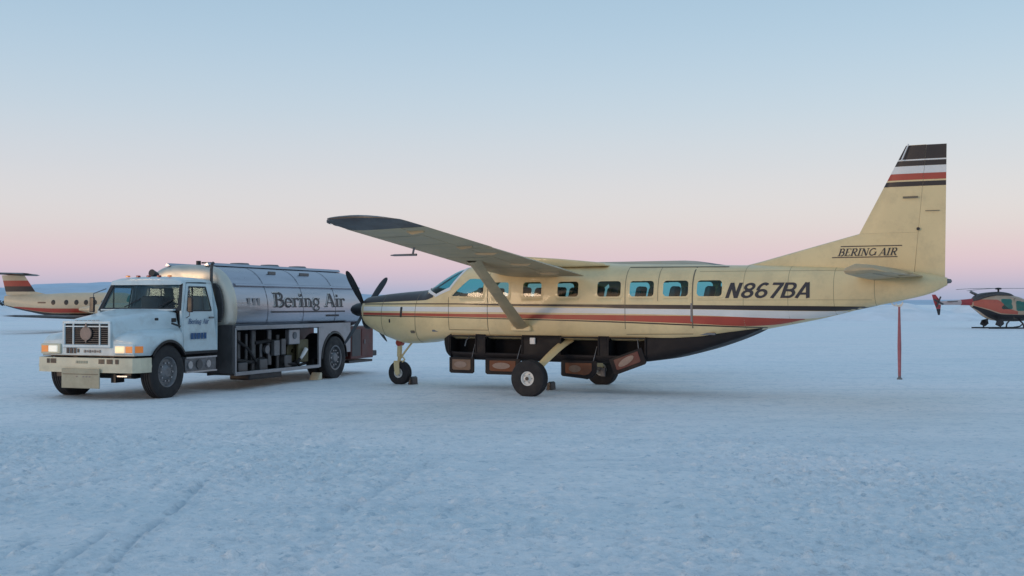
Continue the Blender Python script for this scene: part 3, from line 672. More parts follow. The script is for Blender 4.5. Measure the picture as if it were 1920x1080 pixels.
def fin_y(x, z):
    le, hl, te = (LE(z) if z > 3.07 else np.interp(z, [2.42, 2.52, 3.07], [7.3, 7.85, 9.94])), HL(z), TE(z)
    if x > hl: return float(np.interp((x - hl - .004) / (te - hl - .004), [0, .3, .65, 1], [fin_half(z) * .5, fin_half(z) * .375, fin_half(z) * .21, .006]))
    c = hl - le; t_ = fin_half(z) if z > 3.07 else float(np.interp(z, [2.42, 3.07], [.105, .075])); h_ = t_ * min(1, c / .9)
    return float(np.interp((x - le) / c, [0, .04, .25, .6, 1], [.002, h_ * .55, h_, (h_ + t_ * .5) / 2 + .1 * h_, t_ * .5]))
def finband(z0, z1, mk, nm):
    for sg in (-1, 1):
        for par, xa, xb in ((fin, LE, HL), (rud, lambda z: HL(z) + .005, TE)):
            G = []
            for z in np.linspace(z0, z1, 4):
                a_, b_ = xa(z), xb(z); G.append([(x, sg * (fin_y(x, z) + .004), z) for x in a_ + (b_ - a_) * np.array([0, .04, .14, .25, .45, .6, .8, 1.0])])
            MB().grid(G).build(nm, M[mk], par, angle=60)
finband(4.385, 4.635, 'brown', 'dark_tip_band'); finband(4.36, 4.383, 'white', 'pale_band'); finband(4.265, 4.358, 'brown', 'dark_band'); finband(4.13, 4.263, 'white', 'white_band'); finband(4.015, 4.128, 'red', 'red_band'); finband(3.90, 3.985, 'brown', 'dark_band')
MB().tube([(10.70, -.10, 4.36), (10.82, -.06, 4.66)], .013, 6).build('fin_antenna', M['white'], fin)
MB().box((10.85, -.075, 3.70), (.26, .006, .035)).build('fin_placard', M['seam'], fin)
MB().box((11.22, -.045, 3.45), (.24, .012, .012)).build('rudder_seam', M['seam'], rud)
MB().cyl((10.98, -.08, 3.13), (10.98, -.07, 3.13), .03, n=12).build('fin_port', M['black'], fin)
# tailplane
def stab(left):
    sd_ = -1 if left else 1; G = []
    for s, le, te, tk in ((0, 9.95, 11.06, .12), (.3, 9.97, 11.06, .12), (2.9, 10.24, 11.02, .095), (3.04, 10.29, 11.01, .08), (3.13, 10.40, 10.95, .02)):
        c = te - le; G.append([(le + u * c, sd_ * s, 2.36 + v * tk - .05 * (1 - u) ** 2 - .16 * max(0, u - .5)) for u, v in ((0, 0), (.04, .5), (.25, 1), (.6, .7), (1, .06), (1, -.06), (.6, -.7), (.25, -1), (.04, -.5))])
    mb = MB(); mb.grid(G, wrap=True); mb.F.append(tuple(len(mb.V) - 9 + k for k in range(9)))
    o = mb.build('tailplane', M['cream_shaded'], plane, angle=40)
    rr = [[(10.70 + .02 * k, sd_ * s, 2.33 - np.interp(s, [0, 3], [.085, .068])) for k in (0, 1)] for s in (.35, 2.95)]
    MB().grid(rr).build('elevator_seam', M['seam'], o)
    MB().prism([(10.78, 2.30), (10.9, 2.25), (11.1, 2.28), (11.1, 2.31)], sd_ * 1.55 - .015, sd_ * 1.55 + .015).build('trim_tab_horn', M['cream_shaded'], o)
    return o
stab(True); stab(False)
MB().lathe([(.001, .12), (.035, .10), (.05, .02), (.05, -.04)], (11.42, 0, 2.19), 'x', 14).build('tail_light', M['dull'], plane)
# tie-down ring and skid under the tail
MB().tube([(10.60 + .10 * math.cos(a), 0, 1.82 + .07 * math.sin(a)) for a in np.linspace(math.pi, 2 * math.pi, 9)], .012, 6).build('tiedown_ring', M['white'], plane)
# door seams
def seamline(x0, z0, x1, z1, wd, name, m_='seam'):
    n = 14; G = []
    for k in range(n + 1):
        t_ = k / n; x = x0 + (x1 - x0) * t_; z = z0 + (z1 - z0) * t_; a, b_ = ((wd, 0) if abs(z1 - z0) > abs(x1 - x0) else (0, wd))
        G.append([fus.side(x - a / 2, z - b_ / 2, .0065), fus.side(x + a / 2, z + b_ / 2, .0065)])
    MB().grid(G).build(name, M[m_], plane)
seamline(7.005, 1.33, 7.005, 2.50, .022, 'cargo_door_seam'); seamline(5.655, 1.30, 5.655, 2.50, .010, 'cargo_door_seam'); seamline(5.66, 2.50, 7.6, 2.49, .016, 'cargo_door_seam'); seamline(5.66, 1.20, 6.99, 1.22, .010, 'cargo_door_seam'); seamline(6.325, 1.84, 6.325, 2.49, .008, 'cargo_door_seam')
seamline(1.66, 1.25, 1.66, 1.93, .010, 'crew_door_seam'); seamline(2.62, 1.25, 2.62, 2.40, .010, 'crew_door_seam'); seamline(1.66, 1.25, 2.62, 1.25, .010, 'crew_door_seam')
seamline(6.985, 1.45, 6.985, 1.80, .03, 'door_handle', 'dull')
for x in (2.62, 7.95, 8.75, 9.55, 10.25):
    MB().grid([[fus.pt(x + d, a_, .0025) for a_ in np.linspace(0, 2 * math.pi, 61)] for d in (0, .008)]).build('skin_seam', M['skin_seam'], plane)
for z in (2.40, 1.86): fus.strip(np.linspace(7.1, 10.2, 30), lambda x, z=z: z + .003, lambda x, z=z: z - .003, .0025, True, 1).build('skin_seam', M['skin_seam'], plane)
# registration and name
lettering('registration_letter', ['n#', '8#', '6#', '7#', 'b#', 'a#'], 7.62, 9.16, 1.895, .285, sf(.0065), M['dark_letter'], plane, slant=.26)
ft = lambda x, z: (x, -(fin_y(x, z) + .006), z)
lettering('fin_letter', 'BERING AIR', 9.56, 10.60, 2.665, .135, ft, M['dark_letter'], fin, slant=.30)
for z in (2.632, 2.832):
    MB().grid([[(x, -(fin_y(x, z_) + .006), z_) for x in np.linspace(9.46 + (z - 2.63) * .8, 10.62 + (z - 2.63) * .4, 6)] for z_ in (z, z + .016)]).build('fin_lettering_rule', M['dark_letter'], fin)

# belly pod, its side open in four bays with the doors hanging from their lower edge
PB = ip([(1.30, 1.06), (1.36, .88), (1.48, .70), (1.62, .65), (1.9, .625), (5.3, .615), (6.05, .67), (7.0, .88), (7.6, 1.07), (8.0, 1.225), (8.4, 1.42)])
PW = ip([(1.30, .30), (1.42, .50), (1.7, .66), (2.1, .70), (5.5, .70), (6.3, .68), (7.0, .63), (7.6, .52), (8.0, .38), (8.4, .22)])
BAYS = [(1.66, 2.28), (2.52, 3.36), (4.24, 5.04), (5.27, 6.02)]
pxs = sorted(set(list(np.linspace(1.30, 8.4, 92)) + [v for b_ in BAYS for v in b_]))
def pod_row(x):
    zb, w = PB(x), PW(x); zt_ = max(1.19, fus.at(x)[0] + .12, zb + .05); r = min(.16, max(.02, (zt_ - zb) * .4)); P = [(-w, zt_), (-w, zb + r + (zt_ - zb - r) * .55), (-w, zb + r)]
    for k in range(1, 6): a = R(180 + 90 * k / 6); P.append((-w + r + r * math.cos(a), zb + r + r * math.sin(a)))
    P += [(-w + r, zb)]; P = P + [(-y, z) for y, z in reversed(P)]
    return [(x, y, z) for y, z in P]
G = [pod_row(x) for x in pxs]
def podskip(i, j):
    xm = (pxs[i] + pxs[i + 1]) / 2; return j in (0, 1) and any(a < xm < b_ for a, b_ in BAYS)
mb = MB(); mb.grid(G, podskip); mb.F.append(tuple(range(len(G[0])))); pod = mb.build('cargo_pod', M['pod'], plane, angle=40)
sol = pod.modifiers.new('skin', 'SOLIDIFY'); sol.thickness = .015; sol.offset = -1
for k, (a, b_) in enumerate(BAYS):
    zb = PB((a + b_) / 2); w = PW((a + b_) / 2); zh = zb + .15
    tilt = 0 if k < 3 else R(-20)
    # hanging door: a shallow pan, its inner face outwards
    L_ = b_ - a - .03; h_ = .33 if k != 2 else .36; rot = Matrix.Rotation(tilt, 4, 'Y'); piv = Vector((a + .015, -w - .012, zh - .10 + (0 if k < 3 else .02)))
    def pv(x, y, z): return tuple(piv + rot @ Vector((x, y, z)))
    poly = [(0, 0), (L_, 0), (L_, -h_ + .03), (L_ - .04, -h_), (.04, -h_), (0, -h_ + .03)] if k != 2 else [(0, 0), (L_, 0), (L_, -h_ * .62), (L_ * .9, -h_ * .9), (L_ * .74, -h_ * 1.02), (L_ * .55, -h_ * .97), (.03, -h_ * .88), (0, -h_ * .8)]
    d = MB().prism(poly, -.035, 0, 'y', pv).build('pod_door', M['pod'], plane, bevel=.008)
    inner = [(L_ * .5 + (x - L_ * .5) * .74, -h_ * .46 + (z + h_ * .5) * .66) for x, z in poly]
    MB().prism(inner, -.045, -.034, 'y', pv).build('door_inset', M['orange'] if k in (1, 2) else M['tan_tone'] if k == 0 else M['maroon'], d, bevel=.006)  # coloured inset on the door's inner face, under a paler oval
    el = [(L_ * (.47 if k != 2 else .40) + L_ * (.25 if k != 2 else .17) * math.cos(t_), -h_ * .45 + h_ * .20 * math.sin(t_) + (.035 * math.cos(t_) if k == 3 else 0)) for t_ in np.linspace(0, 2 * math.pi, 16, endpoint=False)]
    MB().prism(el, -.053, -.044, 'y', pv).build('door_patch', M['pale'] if k != 2 else M['tan_tone'], d)
    MB().tube([pv(L_ * .9, -.02, -.02), pv(L_ * .97, .05, .28)], .008, 6).build('door_stay', M['dull'], d)
    # the rim round the opening
    mb = MB(); zt_ = 1.12
    mb.box(((a + b_) / 2, -w - .006, zt_), (b_ - a + .05, .03, .03)); mb.box((a - .012, -w - .006, (zt_ + zh) / 2), (.03, .03, zt_ - zh)); mb.box((b_ + .012, -w - .006, (zt_ + zh) / 2), (.03, .03, zt_ - zh))
    mb.build('bay_rim', M['pod'], pod, bevel=.006)
    mb = MB(); mb.box(((a + b_) / 2, -.30, .92), (b_ - a - .04, .03, .5)); mb.box((a + .005, -.48, .92), (.012, .36, .5)); mb.box((b_ - .005, -.48, .92), (.012, .36, .5)); mb.build('bay_shade_walls', M['bay'], pod, smooth=False)  # near-black inner walls added to keep the open bays in shade
# pod end handle and beacon
MB().box((3.62, -.735, 1.04), (.12, .03, .13)).build('pod_placard', M['white'], pod, bevel=.01)

# landing gear
for sgn in (-1, 1):
    ctr = (4.08, sgn * 1.80, .355)
    leg = []
    for k in range(9):
        t_ = k / 8; y = sgn * (.45 + t_ * 1.22); z = 1.04 - .62 * t_ ** 1.25; leg.append((4.28 - .20 * t_, y, z))
    G = []
    for k, p in enumerate(leg):
        ch = .27 - .09 * k / 8; th = .055
        G.append([(p[0] - ch / 2, p[1], p[2]), (p[0] - ch / 4, p[1] - sgn * th * .3, p[2] + th), (p[0] + ch / 4, p[1] - sgn * th * .3, p[2] + th), (p[0] + ch / 2, p[1], p[2]), (p[0] + ch / 4, p[1] + sgn * th * .3, p[2] - th), (p[0] - ch / 4, p[1] + sgn * th * .3, p[2] - th)])
    mb = MB(); mb.grid(G, wrap=True); mb.F.append(tuple(len(mb.V) - 6 + k for k in range(6)))
    lg = mb.build('main_gear_leg', M['cream'], plane, angle=50)
    mb = MB(); mb.cyl((4.08, sgn * 1.60, .40), (4.08, sgn * 1.74, .36), .06); mb.box((4.16, sgn * 1.66, .30), (.10, .08, .18)); mb.build('brake_unit', M['dull'], lg)
    wheel(plane, ctr, .355, .23, .135, M['rubber'], M['hub'], face=sgn, hub_m=M['dull'], bolts=5)
    MB().cyl((ctr[0], ctr[1] + sgn * .10, ctr[2]), (ctr[0], ctr[1] + sgn * .118, ctr[2]), .036, n=14).build('axle_cap', M['black'], lg)
nwl = MB(); nwl.tube([(-.02, 0, 1.05), (-.04, 0, .62)], [.06, .055], 14); nwl.tube([(-.04, 0, .62), (-.05, 0, .45)], .038, 12)
ng = nwl.build('nose_gear_strut', M['cream'], plane)
mb = MB(); mb.box((-.05, 0, .50), (.14, .24, .06))
for s_ in (-1, 1): mb.prism([(-.11, .50), (.03, .50), (.05, .25), (-.02, .20), (-.08, .25)], s_ * .125 - .012, s_ * .125 + .012)
mb.build('nose_fork', M['cream'], ng, bevel=.01)
mb = MB(); mb.tube([(.33, 0, .98), (.10, 0, .72), (-.03, 0, .56)], .022, 8); mb.tube([(.06, -.06, .64), (.14, -.06, .56), (.04, -.06, .47)], .016, 6); mb.build('drag_link', M['cream'], ng)
MB().cyl((-.02, -.07, .93), (-.02, .07, .93), .075, n=14).build('steering_collar', M['red'], ng)
wheel(plane, (-.02, 0, .262), .262, .19, .105, M['rubber'], M['hub'], face=-1, hub_m=M['dull'], bolts=5)
# oil blown under the belly, antennas
MB().tube([(2.2, -.82, 1.10), (2.2, -.94, 1.04), (2.2, -1.0, .92)], .012, 6).build('boarding_step', M['dull'], plane)

def P2W(x, y, z=0):  # plane local to world
    c, s_ = math.cos(PLANE_YAW), math.sin(PLANE_YAW); return (PLANE_POS[0] + x * c - y * s_, PLANE_POS[1] + x * s_ + y * c, z)
# tail stand, hung from the tie-down ring with a gap below it
ts = empty('tail_stand', P2W(10.64, -.02, .41), PLANE_YAW, 'thin pinkish red pole hanging straight down below the tail', 'tail stand')
MB().tube([(0, 0, .03), (0, 0, .6), (0, 0, 1.31)], [.026, .034, .018], 10).build('pole', M['pole'], ts)
MB().lathe([(.001, .0), (.05, .0), (.05, .015), (.026, .04), (.026, .07)], (0, 0, 0), 'z', 16).build('foot', M['dull'], ts)
MB().tube([(-.06, 0, 1.37), (-.03, 0, 1.315), (.03, 0, 1.315), (.06, 0, 1.37)], .012, 6).build('shackle', M['white'], ts)
# chocks
def chock(loc, rz, label):
    t_ = empty('wheel_chock', loc, rz, label, 'chock', 'wheel chocks on the snow')
    MB().prism([(-.06, 0), (.06, 0), (.05, .15), (.01, .18), (-.03, .14)], -.12, .12).build('block', M['black'], t_, bevel=.012)
    MB().tube([(0, -.12, .1), (.03, -.18, .07), (.05, -.22, .01)], .008, 6).build('rope', M['tan_tone'], t_)
chock((.80, 24.2, 0), PLANE_YAW, 'black chock on the snow under the belly, right of the near main wheel')
chock(P2W(.30, .02), PLANE_YAW, 'black chock on the snow behind the nose wheel of the plane')

# ================================================================== fuel truck
TR_POS = (-7.561, 22.559, -.02); TR_YAW = 1.216
truck = empty('fuel_truck', TR_POS, TR_YAW, 'pale blue fuel truck with silver tank, headlights lit, parked behind the plane nose', 'truck')
LB = 6.40
# chassis
for y in (-.42, .42): MB().box((3.9, y, .72), (9.2, .09, .22)).build('frame_rail', M['black'], truck, smooth=False)
MB().tube([(0, -.85, .50), (0, -.4, .42), (0, .4, .42), (0, .85, .50)], .06, 10).build('front_axle', M['black'], truck)
mb = MB(); mb.tube([(LB, -.8, .52), (LB, .8, .52)], .09, 12); mb.lathe([(.001, -.2), (.15, -.18), (.2, 0), (.15, .18), (.001, .2)], (LB, 0, .52), 'x', 16); mb.build('rear_axle', M['black'], truck)
for s_ in (-1, 1):
    wheel(truck, (-.02, s_ * 1.03, .51), .51, .28, .285, M['rubber'], M['dull'], face=s_, hub_m=M['metal'], bolts=10)
    wheel(truck, (LB, s_ * 1.07, .51), .51, .25, .285, M['rubber'], M['dull'], face=s_, hub_m=M['metal'], style='deep', bolts=10)
    wheel(truck, (LB, s_ * .76, .51), .51, .25, .285, M['rubber'], M['dull'], face=s_, hub_m=M['dull'], bolts=10)
# tilt hood with the fenders in one shell
def hood_row(x):
    zt = pchip([-.86, -.80, -.6, -.2, .3, .62], [1.44, 1.49, 1.53, 1.585, 1.65, 1.685], x); hw = pchip([-.86, -.6, 0, .62], [.52, .56, .66, .86], x)
    zf = pchip([-.86, -.78, -.55, -.1, .3, .62], [1.08, 1.16, 1.235, 1.27, 1.28, 1.30], x); fw = pchip([-.86, -.78, -.6, -.2, .35, .62], [1.04, 1.10, 1.16, 1.19, 1.17, 1.03], x)
    d = .51 + math.sqrt(max(0, .60 ** 2 - (x + .02) ** 2)) if abs(x + .02) < .60 else .84
    zb = max(.84, d) if abs(x + .02) < .60 else .84
    P = [(0, zt + .015), (hw * .55, zt + .01), (hw * .88, zt - .015), (hw, zt - .07), (hw + .02, (zt + zf) / 2), (hw + .07, zf + .035), ((hw + fw) / 2, zf + .012), (fw - .07, zf - .012), (fw - .015, zf - .07), (fw, min(zf - .12, (zf - .1 + zb) / 2 + .06) if zb > 1.05 else zf - .17), (fw, zb)]
    return [(x, -y, z) for y, z in reversed(P)] + [(x, y, z) for y, z in P[1:]]
hx = list(np.linspace(-.86, -.62, 7)) + list(np.linspace(-.615, .575, 34)) + [.585, .62]
G = [hood_row(x) for x in hx]
mb = MB(); mb.grid(G)
hood = mb.build('hood', M['cab'], truck, angle=50)
sol = hood.modifiers.new('shell', 'SOLIDIFY'); sol.thickness = .02; sol.offset = -1
# dark wheel housings
for s_ in (-1, 1):
    ar = [(-.02 + .59 * math.cos(a), .51 + .59 * math.sin(a)) for a in np.linspace(R(28), R(152), 14)]
    mb = MB(); mb.grid([[(x, s_ * y, z) for x, z in ar] for y in (.58, 1.14)]); mb.add([(x, s_ * .58, z) for x, z in ar], [tuple(range(14))]); mb.build('wheel_housing', M['black'], truck)
    lipo = [(-.02 + .605 * math.cos(a), .51 + .605 * math.sin(a)) for a in np.linspace(R(33), R(147), 20)]; lipi = [(-.02 + .56 * math.cos(a), .51 + .56 * math.sin(a)) for a in np.linspace(R(33), R(147), 20)]
    mb = MB(); mb.grid([[(x, s_ * 1.195, z) for x, z in lipo], [(x, s_ * 1.20, z) for x, z in lipi], [(x, s_ * 1.12, z) for x, z in lipi]]); mb.build('fender_lip', M['black'], truck)
# front face of the hood
fr = hood_row(-.86); fp = [(y, z) for x, y, z in fr]
mb = MB(); mb.add([(-.862, y, z) for y, z in fp], [tuple(range(len(fp)))]); front = mb.build('nose_panel', M['cab'], truck, smooth=False)
# grille: surround, mesh, uprights, cross bar, round emblem
gr = MB(); oz0, oz1, oy = 1.00, 1.47, .50
for c, d in (((-.885, 0, oz1 - .02), (.05, 2 * oy + .10, .06)), ((-.885, 0, oz0 + .01), (.05, 2 * oy + .10, .06)), ((-.885, -oy - .02, (oz0 + oz1) / 2), (.05, .06, oz1 - oz0 - .02)), ((-.885, oy + .02, (oz0 + oz1) / 2), (.05, .06, oz1 - oz0 - .02))): gr.box(c, d)
gr = gr.build('grille_surround', M['cab'], truck, bevel=.015)
MB().box((-.872, 0, 1.235), (.016, 2 * oy, .43)).build('grille_mesh', M['bay'], gr, smooth=False)
for y in (-.30, .30): MB().box((-.892, y, 1.235), (.03, .022, .42)).build('grille_upright', M['cab'], gr, smooth=False)
MB().box((-.890, 0, 1.375), (.028, 2 * oy - .02, .022)).build('grille_bar', M['cab'], gr, smooth=False)
for k in range(9): MB().box((-.882, 0, 1.06 + k * .038), (.012, 2 * oy - .04, .008)).build('grille_slat', M['pipe'], gr, smooth=False)
em = MB(); em.cyl((-.900, 0, 1.245), (-.925, 0, 1.245), .125, n=28); em.prism([(-.035, 1.34), (.035, 1.34), (.0, 1.44)], -.925, -.900, 'x'); em.prism([(-.03, 1.15), (.03, 1.15), (0, 1.07)], -.925, -.900, 'x'); em.build('emblem', M['pale'], gr)
# small dark marks above the grille and on the nose panel
for y in np.linspace(-.24, .24, 6): MB().box((-.88, y, 1.478), (.03, .055, .022)).build('name_mark', M['dull'], front, smooth=False)
for y, w_ in ((.50, .05), (.42, .06), (.335, .05), (.26, .035)): MB().box((-.872, y - .05, .925), (.012, w_, .10 if w_ > .04 else .07)).build('number_mark', M['dark_letter'], front, smooth=False)
for k, y in enumerate(np.linspace(.06, -.28, 7)): MB().box((-.872, y, .915), (.010, .038, .035 if k % 2 else .05)).build('small_mark', M['dull'], front, smooth=False)
# headlights
for s_ in (-1, 1):
    hb = MB().box((-.870, s_ * .83, .955), (.06, .46, .19)).build('headlight_housing', M['bumper'] if s_ > 0 else M['cab'], truck, bevel=.02)
    MB().box((-.905, s_ * .76, .955), (.03, .21, .125)).build('headlight', M['lamp_white'] if s_ > 0 else M['lamp_warm'], hb, bevel=.02)
    MB().prism([(-.905, s_ * .88), (-.905, s_ * 1.03), (-.80, s_ * 1.105), (-.72, s_ * 1.135), (-.72, s_ * 1.08), (-.86, s_ * .98), (-.875, s_ * .88)], .895, 1.015, 'z').build('turn_signal', M['amber'], hb, bevel=.006)
# wrap-round bumper
path = [(-.52, -1.165), (-.80, -1.15), (-.93, -1.06), (-.98, -.85), (-1.0, 0), (-.98, .85), (-.93, 1.06), (-.80, 1.15), (-.52, 1.165)]
G = []
for i, (x, y) in enumerate(path):
    a = Vector(path[max(i - 1, 0)]); b_ = Vector(path[min(i + 1, 8)]); tg = (b_ - a).normalized(); n_ = Vector((tg.y, -tg.x)); inn = n_ * (.07 if n_.dot(Vector((x - .2, y))) < 0 else -.07)
    G.append([(x, y, .53), (x, y, .60), (x + inn.x * -.12, y + inn.y * -.12, .64), (x, y, .70), (x, y, .80), (x + inn.x, y + inn.y, .80), (x + inn.x, y + inn.y, .53)])
mb = MB(); mb.grid(G, wrap=True); mb.F += [tuple(range(7)), tuple(8 * 7 + k for k in range(7))]
bump = mb.build('front_bumper', M['bumper'], truck, angle=30)
for y, w_ in ((.80, .06), (.68, .13), (-.42, .13), (-.60, .13), (-.76, .07)):
    MB().box((-.985 + abs(y) * .012, y, .735), (.03, w_, .085)).build('bumper_slot', M['black'], bump, smooth=False)
for k in range(5): MB().box((-1.003, .13 - k * .055, .72), (.008, .04, .05)).build('bumper_mark', M['flap'], bump, smooth=False)
fl = MB().box((-1.025, .02, .42), (.02, .86, .36)).build('bumper_flap', M['flap'], truck, bevel=.006)
MB().box((-1.037, .02, .50), (.006, .80, .012)).build('flap_crease', M['seam'], fl, smooth=False)
for y in (.10, -.05, -.12, -.19): MB().box((-1.038, y, .455), (.006, .035, .022)).build('flap_mark', M['dull'], fl, smooth=False)
mb = MB(); mb.box((-.82, 0, .845), (.06, 2.1, .045)); mb.build('bumper_gap', M['black'], truck, smooth=False)
MB().box((-.70, -.55, .42), (.25, .10, .16)).build('tow_hook_bracket', M['black'], truck); MB().box((-.78, -.68, .46), (.05, .32, .025)).build('tow_bar', M['metal'], truck)
MB().box((-.55, 0, .50), (.3, 1.7, .14)).build('cross_member', M['black'], truck, smooth=False)
# cab: shell panels with real openings
def yw(z): return np.interp(z, [.80, 1.2, 1.66, 2.25], [1.00, 1.02, 1.0, .85])
def xf(z): return np.interp(z, [.80, 1.66, 2.24], [.62, .60, .86])
def framed(outer, inner, name, m_, parent, t_=.03, nrm=(0, 1, 0)):
    n = len(outer); o2 = [tuple(Vector(p) + Vector(nrm) * t_) for p in outer]; i2 = [tuple(Vector(p) + Vector(nrm) * t_) for p in inner]
    V = list(outer) + list(inner) + o2 + i2; F = []
    for k in range(n):
        l = (k + 1) % n
        F += [(k, l, n + l, n + k), (2 * n + k, 3 * n + k, 3 * n + l, 2 * n + l), (k, 2 * n + k, 2 * n + l, l), (n + k, n + l, 3 * n + l, 3 * n + k)]
    return obj(name, V, F, m_, parent, bevel=.008)
def lerp2(P, Q, u): return tuple(P[k] + (Q[k] - P[k]) * u for k in range(3))
# windscreen frame
zl, zu = 1.66, 2.24
wo = [(xf(zl), -yw(zl), zl), (xf(zl), yw(zl), zl), (xf(zu), yw(zu), zu), (xf(zu), -yw(zu), zu)]
wi = [(xf(1.72), -yw(1.72) + .10, 1.72), (xf(1.72), yw(1.72) - .10, 1.72), (xf(2.18), yw(2.18) - .09, 2.18), (xf(2.18), -yw(2.18) + .09, 2.18)]
framed(wo, wi, 'windscreen_frame', M['black'], truck, .03, (1, 0, -.3))
w = obj('windscreen', [tuple(Vector(p) + Vector((.012, 0, 0))) for p in wi], [(0, 1, 2, 3)], M['glass_truck'], truck)
for y in (-.45, .35): MB().tube([(xf(1.72) - .02, y, 1.73), (xf(1.95) - .03, y - .32, 1.90)], .010, 6).build('wiper', M['black'], w)
MB().box((xf(1.68) - .02, 0, 1.675), (.14, 1.72, .03)).build('cowl_panel', M['cab'], truck, bevel=.01)
for s_ in (-1, 1):
    # A pillar skin, door, rear pillar
    def sp_(x, z, o_=0): return (x, s_ * (yw(z) + o_), z)
    d_out = [sp_(.66, .86, .01), sp_(1.64, .86, .01), sp_(1.64, 1.66, .01), sp_(1.60, 2.20, .01), sp_(.94, 2.20, .01), sp_(.66, 1.64, .01)]
    d_in = [sp_(.76, 1.66, .01), sp_(1.56, 1.66, .01), sp_(1.56, 1.70, .01), sp_(1.53, 2.13, .01), sp_(.98, 2.13, .01), sp_(.78, 1.70, .01)]
    dr = framed(d_out, d_in, 'door', M['cab'], truck, .03, (0, -s_, 0))
    obj('door_window', [(p[0], p[1] - s_ * .012, p[2]) for p in d_in], [(0, 1, 2, 3, 4, 5)], M['glass_truck'], dr)
    ring = MB()
    for k in range(6):
        a_, b_ = d_in[k], d_in[(k + 1) % 6]; ring.tube([(a_[0], a_[1] + s_ * .004, a_[2]), (b_[0], b_[1] + s_ * .004, b_[2])], .014, 6)
    ring.build('window_seal', M['black'], dr)
    MB().box(sp_(1.02, 1.90, .008), (.024, .02, .44)).build('vent_window_bar', M['black'], dr)
    MB().box(sp_(1.54, 1.52, .03), (.15, .03, .035)).build('door_handle', M['dull'], dr, bevel=.008)
    rp = [sp_(1.645, .86), sp_(1.80, .86), sp_(1.80, 1.66), sp_(1.78, 2.24), sp_(1.605, 2.24), sp_(1.645, 1.66)]
    mb = MB(); mb.add(rp + [(x, y - s_ * .04, z) for x, y, z in rp], [(0, 1, 2, 3, 4, 5), (6, 11, 10, 9, 8, 7)] + [(k, 6 + k, 6 + (k + 1) % 6, (k + 1) % 6) for k in range(6)]); mb.build('rear_pillar', M['cab'], truck, smooth=False)
    ap = [(xf(1.66), s_ * yw(1.66), 1.66), (xf(2.24), s_ * yw(2.24), 2.24), sp_(.94, 2.24), sp_(.655, 1.66), sp_(.655, .86), (.63, s_ * 1.0, .86)]
    mb = MB(); mb.add(ap + [(x + .01, y - s_ * .05, z) for x, y, z in ap], [tuple(range(6)), tuple(range(11, 5, -1))] + [(k, 6 + k, 6 + (k + 1) % 6, (k + 1) % 6) for k in range(6)]); mb.build('front_pillar', M['cab'], truck, smooth=False)
    # mirror
    mr_ = MB(); mr_.tube([(.74, s_ * 1.02, 1.52), (.66, s_ * 1.14, 1.56), (.66, s_ * 1.15, 2.0), (.84, s_ * .98, 2.10)], .010, 6); mr_ = mr_.build('mirror_arm', M['dull'], truck)
    MB().box((.65, s_ * 1.17, 1.78), (.05, .11, .30)).build('mirror', M['black'], mr_, bevel=.015)
    # steps and boxes under the door
    st = MB().box((1.18, s_ * .90, .60), (1.02, .30, .30)).build('step_box', M['dull'], truck, bevel=.02)
    for z in (.46, .74): MB().box((1.18, s_ * 1.055, z), (1.02, .03, .03)).build('step_tread', M['metal'], st)
    for k in range(3): MB().cyl((.80 + k * .30, s_ * 1.045, .60), (.80 + k * .30, s_ * 1.075, .60), .075 + .02 * (k % 2), n=18).build('air_tank_end', M['metal'] if k != 1 else M['pipe'], st)
    MB().box((1.2, s_ * .99, .835), (1.16, .05, .05)).build('sill', M['black'], truck, smooth=False)
# hood side marks: latch, vents
MB().box((.10, -.80, 1.50), (.09, .03, .05)).build('hood_vent', M['black'], truck, bevel=.01)
MB().box((.40, -.97, 1.48), (.10, .05, .08)).build('hood_latch', M['black'], truck, bevel=.01)
MB().tube([(.30, -1.0, 1.42), (.52, -1.03, 1.36)], .02, 8).build('hood_strap', M['black'], truck)
# roof, back wall
def roof_row(x, zc, hw):
    return [(x, y, zc + dz) for y, dz in ((-hw, -.05), (-hw + .02, 0), (-hw * .8, .035), (-hw * .4, .06), (0, .07), (hw * .4, .06), (hw * .8, .035), (hw - .02, 0), (hw, -.05))]
mb = MB(); G = [roof_row(x, z, hw) for x, z, hw in ((.80, 2.22, .83), (.84, 2.25, .86), (.95, 2.27, .87), (1.4, 2.28, .875), (1.75, 2.27, .87), (1.80, 2.23, .86))]; mb.grid(G); mb.F += [tuple(range(9)), tuple(5 * 9 + k for k in range(9))]
roof = mb.build('cab_roof', M['cab'], truck, angle=50)
for y in (-.5, -.25, 0, .25, .5): MB().box((.90, y, 2.345), (.07, .07, .035)).build('clearance_light', M['amber'] if abs(y) > .4 else M['lens_red'], roof, bevel=.012)
bo = [(1.80, -.98, .86), (1.80, .98, .86), (1.80, .84, 2.23), (1.80, -.84, 2.23)]; bi = [(1.80, -.70, 1.66), (1.80, .70, 1.66), (1.80, .66, 2.12), (1.80, -.66, 2.12)]
bw = framed(bo, bi, 'back_wall', M['cab'], truck, .03, (-1, 0, 0)); obj('rear_window', [(1.79, y, z) for x, y, z in bi], [(0, 1, 2, 3)], M['glass_truck'], bw)
MB().box((1.2, 0, .90), (1.15, 1.9, .06)).build('cab_floor', M['interior'], truck, smooth=False)
MB().prism([(.66, 1.2), (.66, 1.66), (.86, 1.68), (.95, 1.5), (.9, 1.2)], -.9, .9).build('dashboard', M['black'], truck, bevel=.02)
for y in (-.5, .5):
    s2 = MB().box((1.42, y, 1.22), (.5, .5, .16)).build('seat', M['interior'], truck, bevel=.04); MB().box((1.66, y, 1.60), (.14, .48, .72)).build('seat_back', M['interior'], s2, bevel=.05)
MB().lathe([(.20, -.015), (.215, 0), (.20, .015), (.185, 0), (.20, -.015)], (1.05, -.5, 1.60), 'x', 24).build('steering_wheel', M['black'], truck)
